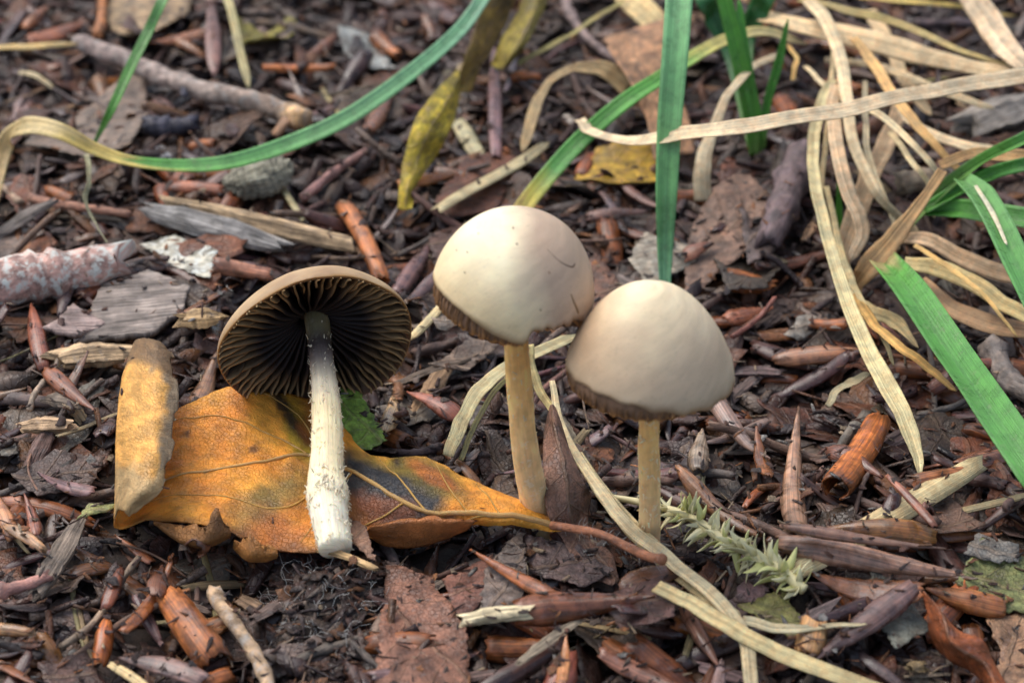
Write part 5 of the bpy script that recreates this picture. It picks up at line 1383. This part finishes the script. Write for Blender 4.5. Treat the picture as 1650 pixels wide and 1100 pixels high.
 ('bud', 220, 952, 268, 1034, 19, (138, 108, 108), 'bud_scale', 'mauve stick beside the hollow at the soil clump', 'bud scale', dict(h=.35)),
 ('husk', 345, 1062, 268, 954, 62, (152, 92, 48), 'husk', 'big grey and orange cup husk standing by the hollow', 'husk', dict(h=.4, arc=2.4)),
 ('husk', 372, 1080, 300, 1108, 34, (164, 98, 54), 'husk', 'orange tube with open end below the cup husk', 'husk', dict(h=.25, arc=2.95)),
 ('twig', 358, 952, 424, 1112, 28, (168, 142, 112), 'twig', 'lichen spotted twig standing between cup husk and soil clump', 'twig', dict(h=.4, mat='branch')),
 ('bud', 200, 1046, 292, 905, 24, (148, 90, 50), 'bud_scale', 'orange stick lying over the hollow', 'bud scale', dict(h=.25)),
 ('bud', 170, 988, 206, 905, 26, (138, 80, 54), 'bud_scale', 'rust coloured scale beside the thin forked twig', 'bud scale', dict(h=.25)),
 ('bud', 160, 1070, 178, 985, 30, (168, 96, 46), 'bud_scale', 'amber glossy scale left of the cup husk', 'bud scale', dict(h=.2)),
 ('strip', 176, 1064, 238, 1108, 14, (222, 200, 150), 'straw', 'cream straw tip beside the purple nosed scale', 'straw', dict(h=.35)),
 ('bud', 330, 1112, 190, 1072, 28, (150, 122, 114), 'bud_scale', 'purple nosed scale at the near edge below the cup husk', 'bud scale', dict(h=.2)),
 ('husk', 318, 925, 340, 900, 40, (104, 66, 44), 'husk', 'dark open husk at the mouth of the hollow', 'husk', dict(h=.1, arc=2.95)),
 ('bud', 255, 990, 262, 940, 34, (126, 78, 52), 'bud_scale', 'brown scale at the side of the hollow', 'bud scale', dict(h=.1)),
 ('twig', 40, 330, -20, 300, 12, (150, 130, 110), 'twig', 'short tan twig below the curling grass tip', 'twig', {}),
 ('twig', -30, 486, 196, 446, 84, (182, 146, 134), 'branch_piece', 'thick pinkish branch piece crusted with white lichen', 'branch', dict(h=.0, bend=.01, mat='lichen')),
 ('chip', 92, 586, 206, 572, 50, (188, 160, 124), 'wood_chip', 'tan block of wood left of the rolled leaf edge', 'wood chip', dict(h=.15, flat=.85)),
 ('chip', 298, 525, 348, 520, 44, (182, 152, 110), 'wood_chip', 'tan split wood end left of the overturned cap', 'wood chip', dict(h=.2, flat=.8)),
 ('husk', 345, 432, 436, 448, 32, (164, 116, 92), 'husk', 'pinkish half tube touching the overturned cap', 'husk', dict(h=.1)),
 ('twig', 54, 664, 86, 578, 10, (150, 134, 116), 'twig', 'thin grey stick leaning by the tan wood block', 'twig', dict(h=.3)),
 ('bud', 78, 618, 156, 684, 26, (148, 90, 58), 'bud_scale', 'rust brown scale below the tan wood block', 'bud scale', dict(h=.1)),
 ('chip', 42, 692, 108, 688, 32, (198, 166, 130), 'wood_chip', 'pale stub of wood left of the rolled leaf', 'wood chip', dict(h=.1, flat=.8)),
 ('bud', 312, 648, 348, 556, 36, (170, 130, 98), 'bud_scale', 'tan scale between the rolled leaf edge and the overturned cap', 'bud scale', dict(h=.25)),
 ('bud', 70, 586, 46, 480, 26, (138, 82, 60), 'bud_scale', 'rust shred standing in front of the lichen branch piece', 'bud scale', dict(h=.3)),
 ('bud', 742, 664, 656, 616, 34, (144, 88, 68), 'bud_scale', 'glossy red scale between the overturned cap and the cream mushroom', 'bud scale', dict(h=.25)),
 ('bud', 616, 706, 640, 640, 32, (190, 160, 118), 'bud_scale', 'tan sliver behind the orange leaf next to the green piece', 'bud scale', dict(h=.15)),
 ('strip', 664, 566, 720, 506, 13, (220, 204, 156), 'straw', 'cream straw right of the overturned cap', 'straw', dict(h=.25)),
 ('frag', 690, 560, 745, 545, 40, (160, 148, 134), 'leaf_scrap', 'pale grey scrap under the cream cap', 'leaf scrap', {}),
 ('bud', 1000, 305, 1095, 345, 20, (142, 100, 84), 'bud_scale', 'brown scale behind the tan conical cap apex', 'bud scale', {}),
 ('bud', 945, 355, 1055, 345, 18, (150, 116, 104), 'bud_scale', 'mauve stick behind the cream cap', 'bud scale', dict(h=.1)),
 ('bud', 1125, 760, 1130, 690, 34, (140, 124, 106), 'wood_chip', 'grey flaky chip beside the tan conical mushroom stem', 'wood chip', dict(h=.2)),
 ('bud', 1235, 800, 1215, 720, 26, (160, 100, 58), 'bud_scale', 'orange scale left of the tall mauve bud scale', 'bud scale', dict(h=.1)),
 ('bud', 1330, 745, 1420, 790, 34, (112, 72, 56), 'bud_scale', 'dark brown scale in front of the big glossy husk', 'bud scale', {}),
 ('bud', 1500, 640, 1620, 590, 24, (116, 74, 60), 'bud_scale', 'dark red scale beneath the broad green blade', 'bud scale', {}),
 ('bud', 1540, 760, 1660, 720, 30, (140, 92, 66), 'bud_scale', 'brown scale at the tip of the broad green blade', 'bud scale', {}),
 ('husk', 1470, 810, 1560, 790, 30, (150, 96, 60), 'husk', 'brown split husk behind the crumpled leaf', 'husk', {}),
 ('bud', 1100, 420, 1160, 395, 22, (150, 96, 70), 'bud_scale', 'rust scale lying on the broad grey brown leaf', 'bud scale', dict(h=.2)),
 ('bud', 700, 470, 640, 520, 20, (128, 100, 96), 'bud_scale', 'dull mauve scale left of the cream cap', 'bud scale', dict(h=.1)),
 ('bud', 460, 200, 560, 165, 18, (128, 92, 82), 'bud_scale', 'brown scale behind the long green blade', 'bud scale', {}),
 ('bud', 590, 210, 640, 130, 26, (150, 100, 72), 'bud_scale', 'orange brown scale between the long green blade and the yellow leaf', 'bud scale', dict(h=.15)),
 ('bud', 20, 880, -10, 800, 24, (168, 116, 76), 'bud_scale', 'light orange scale left of the dark splintered wood', 'bud scale', dict(h=.2)),
 ('bud', 10, 860, 100, 925, 20, (176, 140, 104), 'bud_scale', 'pale brown sliver beside the dark splintered wood', 'bud scale', dict(h=.25)),
 ('bud', 150, 800, 60, 770, 24, (136, 108, 106), 'bud_scale', 'dusty mauve scale left of the orange leaf', 'bud scale', dict(h=.2)),
 ('bud', 60, 860, 40, 790, 24, (158, 104, 84), 'bud_scale', 'curved reddish scale above the pale brown sliver', 'bud scale', dict(h=.2)),
]
leafpoly([(118, 545), (165, 455), (240, 440), (306, 456), (290, 502), (240, 542)], (150, 138, 128), 'flat grey bark plate beside the lichen branch piece', name='bark_plate', cat='bark', mat='wood', axis=.2, th=.12, curl=.05, cup=.02, wave=.04, h=.15, jag=.015)
leafpoly([(70, 540), (120, 500), (170, 530), (120, 548)], (160, 140, 132), 'small grey bark plate under the flat bark plate', name='bark_plate', cat='bark', mat='wood', axis=.2, th=.08, h=.1)
for (kd, x0, y0, x1, y1, w, rgb, nm, lb, ct, kw) in PIECES:
    piece(kd, x0, y0, x1, y1, w, rgb, nm, lb, ct, **kw)

# the grey branch lying across the far left
br = empty('branch', hit(300, 140), 'grey fallen branch with pale broken end and lichen patches', 'branch')
pb = crom([hit(122, 66, .45), hit(180, 88, .5), hit(250, 118, .48), hit(330, 146, .5), hit(400, 160, .5), hit(455, 180, .48), hit(492, 192, .45)], 60)
kb = pxcm(pb[30])
tb = np.linspace(0, 1, 60)
rb_ = np.interp(tb, [0, .03, .2, .45, .6, .8, .9, 1], [9, 14, 15, 15, 17, 18, 20, 15]) * kb * (1 + .05 * np.sin(tb * 60))
cb_ = np.array([np.array([np.interp(t, [0, .5, .85, .9, 1], [q[k] for q in (lin(146, 128, 122), lin(158, 142, 132), lin(150, 128, 108), lin(206, 170, 126), lin(206, 166, 118))]) for k in range(3)]) for t in tb])
solid('bark', tube(pb, rb_, 16, bump=.22, seed=5, col=np.repeat(cb_[:, None], 16, 1)), 'branch', parent=br)
for (f, dx, dy, ln, w) in ((.45, -.1, -.6, .5, .12), (.93, -.4, -.45, 1.0, .14)):
    i = int(f * 59)
    q0 = pb[i]; q1 = q0 + np.array([dx, dy, -.25]) * ln
    solid('side_twig', tube(crom([q0, (q0 + q1) / 2 + np.array([0, 0, .05]), q1], 12), np.linspace(w, w * .7, 12), 9, bump=.2, seed=3), 'twig', color=lin(176, 140, 110) if f > .9 else lin(90, 90, 100), parent=br)

# grey ribbed lump (a weathered seed case)
lc = hit(418, 285, .35); kl = pxcm(lc)
th_, ph_ = np.meshgrid(np.linspace(0.02, np.pi - .02, 40), np.linspace(0, 2 * np.pi, 72, endpoint=False), indexing='ij')
rr_ = 1 + 0.055 * np.sin(th_ * 26 + 2 * np.sin(ph_ * 2)) + .12 * fbm(np.stack([np.sin(th_) * np.cos(ph_) * 2, np.sin(th_) * np.sin(ph_) * 2, np.cos(th_) * 2], -1).reshape(-1, 3), 9, 3).reshape(th_.shape)
lx, ly, lz = np.cos(th_) * 56 * kl * rr_, np.sin(th_) * np.cos(ph_) * 36 * kl * rr_, np.sin(th_) * np.sin(ph_) * 32 * kl * rr_
ca_, sa_ = math.cos(.45), math.sin(.45)
Vl = np.stack([lx * ca_ - ly * sa_, lx * sa_ + ly * ca_, lz], -1).reshape(-1, 3) + lc
Il = np.arange(40 * 72).reshape(40, 72); Jl = np.roll(Il, -1, axis=1)
Fl = np.stack([Il[:-1].ravel(), Il[1:].ravel(), Jl[1:].ravel(), Jl[:-1].ravel()], 1)
solid('seed_case', (Vl, Fl, np.stack([th_, ph_], -1).reshape(-1, 2), np.repeat(np.clip(.75 + 2.2 * (rr_ - 1), .4, 1.1).reshape(-1, 1), 3, 1)), 'wood', color=lin(178, 174, 154), label='grey ribbed seed case under the long green blade', cat='seed case')

# ------------------------------------------------------------------ moss sprig
ms_ = crom([hit(985, 800, .35), hit(1060, 815, .45), hit(1110, 832, .5), hit(1160, 865, .5), hit(1215, 893, .5), hit(1260, 922, .5), hit(1296, 950, .4)], 90)
moss = empty('moss_sprig', ms_[45], 'pale green moss sprig with spiky leaves beside the tan mushroom stem', 'moss')
solid('stalk', tube(ms_, np.linspace(.06, .10, 90), 8, bump=.2), 'moss', color=lin(236, 224, 170), parent=moss)
mt_ = unit(np.gradient(ms_, axis=0))
rm = np.random.default_rng(8)
lv = []
for v_ in range(4):
    t = np.linspace(0, 1, 8)[:, None]; s_ = np.linspace(-1, 1, 3)[None]
    ww = .085 * (np.clip(t / .25, 0, 1) ** .6) * (1 - t) ** .8 + .003
    L_ = rm.uniform(.34, .6)
    P_ = np.stack([t * L_ * (1 - .2 * t) + 0 * s_, ww * s_, .05 * np.abs(s_) * ww * 6 + rm.uniform(.10, .24) * t ** 2 + 0 * s_], -1)
    lv.append(mesh('moss_leaf', shell(P_, .008, np.repeat((.8 + .2 * t + 0 * s_)[..., None], 3, 2)), 'moss'))
mo = np.array(moss.matrix_world.translation) / S
for i in range(170):
    k = int(rm.uniform(12, 89)); a = i * 2.4 + rm.normal() * .3
    sd_ = unit(np.cross(mt_[k], [0, 0, 1.0])); up_ = np.cross(sd_, mt_[k])
    n_o = sd_ * math.cos(a) + up_ * math.sin(a)
    d_ = unit(mt_[k] * rm.normal(-.4, .5) + n_o * rm.uniform(.6, 1.0) + rm.normal(size=3) * .3)
    R_ = rot_to(d_, n_o - mt_[k] * .3)
    m4 = np.eye(4); m4[:3, :3] = R_ * rm.uniform(.55, 1.25) * (0.6 + .4 * min(1, (k - 5) / 40)); m4[:3, 3] = (ms_[k] + n_o * .03 - mo) * S
    o = put('leaf', lv[i % 4], color=lin(*((248, 240, 190) if rm.random() < .65 else (226, 226, 150))) * rm.uniform(.85, 1.1))
    o.parent = moss; o.matrix_local = Matrix(m4)

# ------------------------------------------------------------------ soil clump with pale root threads at the foot of the overturned mushroom
rc_ = np.random.default_rng(31)
sc0 = hit(540, 950)
soil = empty('soil_clump', sc0, 'dark crumbly soil clump with white threads in front of the overturned mushroom stem', 'soil')
nx_, ny_ = 70, 60
gxx, gyy = np.meshgrid(np.linspace(-1, 1, nx_), np.linspace(-1, 1, ny_), indexing='ij')
cen = G(535, 985, .4)
bx_, by_ = cen[0] + gxx * 1.35, cen[1] + gyy * 1.9
rad2 = np.sqrt(gxx ** 2 + gyy ** 2)
zz = .35 + .75 * np.clip(1 - rad2 ** 2.2, -.6, 1) + (.22 * fbm(np.stack([bx_.ravel() * 1.6, by_.ravel() * 1.6, 0 * bx_.ravel()], -1), 2, 4)).reshape(nx_, ny_)
zz += HS[cell(cen[0], cen[1])] - .75
zz = np.minimum(zz, (LZ + .22) - 0.12 * np.clip((cen[1] + 1.3 - by_), 0, 9))
sV = np.stack([bx_, by_, zz], -1)
sc_ = shell(sV, .3, np.repeat(np.clip(.8 + .5 * fbm(sV.reshape(-1, 3) * 3, 8, 3), .3, 1.2)[:, None], 3, 1).reshape(nx_, ny_, 3))
solid('soil_body', sc_, 'soil', color=(.045, .034, .027), parent=soil)
stamp(sV.reshape(-1, 3), 3)
cr, ct_ = [], []
for i in range(420):
    a, b_ = rc_.integers(4, nx_ - 4), rc_.integers(4, ny_ - 4)
    if rad2[a, b_] > .95: continue
    v, f, u, c = protos[rc_.integers(len(protos))]
    yw = rc_.uniform(0, 6.28); cy, sy = math.cos(yw), math.sin(yw); pt = rc_.uniform(-.7, .7)
    Rm = np.array([[cy, -sy, 0], [sy, cy, 0], [0, 0, 1.0]]) @ np.array([[math.cos(pt), 0, math.sin(pt)], [0, 1, 0], [-math.sin(pt), 0, math.cos(pt)]])
    cr.append(((v * rc_.uniform(.25, .75)) @ Rm.T + sV[a, b_] + np.array([0, 0, .05]), f, u + rc_.uniform(0, 9, 2), c))
    ct_.append(DARK[rc_.integers(len(DARK))] * rc_.uniform(.35, .8))
solid('crumbs', join(cr, ct_), 'frag', parent=soil, kind='stuff')
hy = []
for i in range(170):
    a, b_ = rc_.integers(6, nx_ - 6), rc_.integers(10, ny_ - 6)
    if rad2[a, b_] > .9: continue
    p = sV[a, b_] + np.array([0, 0, .06]); q = [p]
    d = unit(rc_.normal(size=3) * np.array([1, 1, .5]))
    for s_ in range(5):
        d = unit(d + rc_.normal(size=3) * .7); q.append(q[-1] + d * rc_.uniform(.05, .16)); q[-1][2] = max(q[-1][2], p[2] - .08)
    hy.append(tube(crom(q, 16), np.linspace(.005, .003, 16), 3, ends=False))
solid('root_threads', join(hy), 'thread', color=(.55, .55, .52), parent=soil, kind='stuff')
piece('chip', 514, 890, 604, 916, 17, (176, 146, 104), 'wood_chip', 'pale sliver lying at the cut foot of the white stem', 'wood chip', h=.55, flat=.4)
leafpoly([(552, 842), (590, 870), (606, 920), (580, 908), (556, 880)], (146, 112, 90), 'small brown scrap propped against the foot of the white stem', h=.35, axis=1.0)

# ------------------------------------------------------------------ crumbs and dust lying over everything
rd = np.random.default_rng(99)
stems_ = [np.array(o.matrix_world.translation)[:2] / S for o in coll.objects if o.name.startswith('mushroom')]
cr, ct_ = [], []
PALE = [lin(190, 170, 140), lin(160, 140, 118), lin(150, 150, 146), lin(176, 120, 76)]
for i in range(5200):
    if i < 500:                                          # pushed up round the standing stems
        c_ = stems_[1 + i % 2]; r_ = abs(rd.normal()) * .55 + .2; a_ = rd.uniform(0, 6.28)
        x, y = c_[0] + r_ * math.cos(a_), c_[1] + r_ * math.sin(a_)
    else:
        p = G(rd.uniform(-40, 1690), rd.uniform(-40, 1140), .5); x, y = p[0], p[1]
    z = float(hsample(np.array([x]), np.array([y]))[0])
    q_ = proj(np.array([x, y, z]))
    if inside(tuple(q_), LEAFPOLY) and rd.random() < .985: continue
    v, f, u, c = protos[rd.integers(len(protos))]
    sc = rd.uniform(.10, .34) * (1.25 if i < 500 else 1)
    yw, pt = rd.uniform(0, 6.28), rd.uniform(-.6, .6)
    cy, sy = math.cos(yw), math.sin(yw)
    Rm = np.array([[cy, -sy, 0], [sy, cy, 0], [0, 0, 1.0]]) @ np.array([[math.cos(pt), 0, math.sin(pt)], [0, 1, 0], [-math.sin(pt), 0, math.cos(pt)]])
    cr.append(((v * sc) @ Rm.T + np.array([x, y, z + .01]), f, u + rd.uniform(0, 40, 2), c))
    ct_.append((PALE[rd.integers(4)] if rd.random() < .22 else DARK[rd.integers(len(DARK))]) * rd.uniform(.5, 1.1))
put('litter_crumbs', mesh('litter_crumbs', join(cr, ct_), 'frag'), kind='stuff', label='tiny crumbs of leaf and bark dusted over the litter', cat='crumbs')
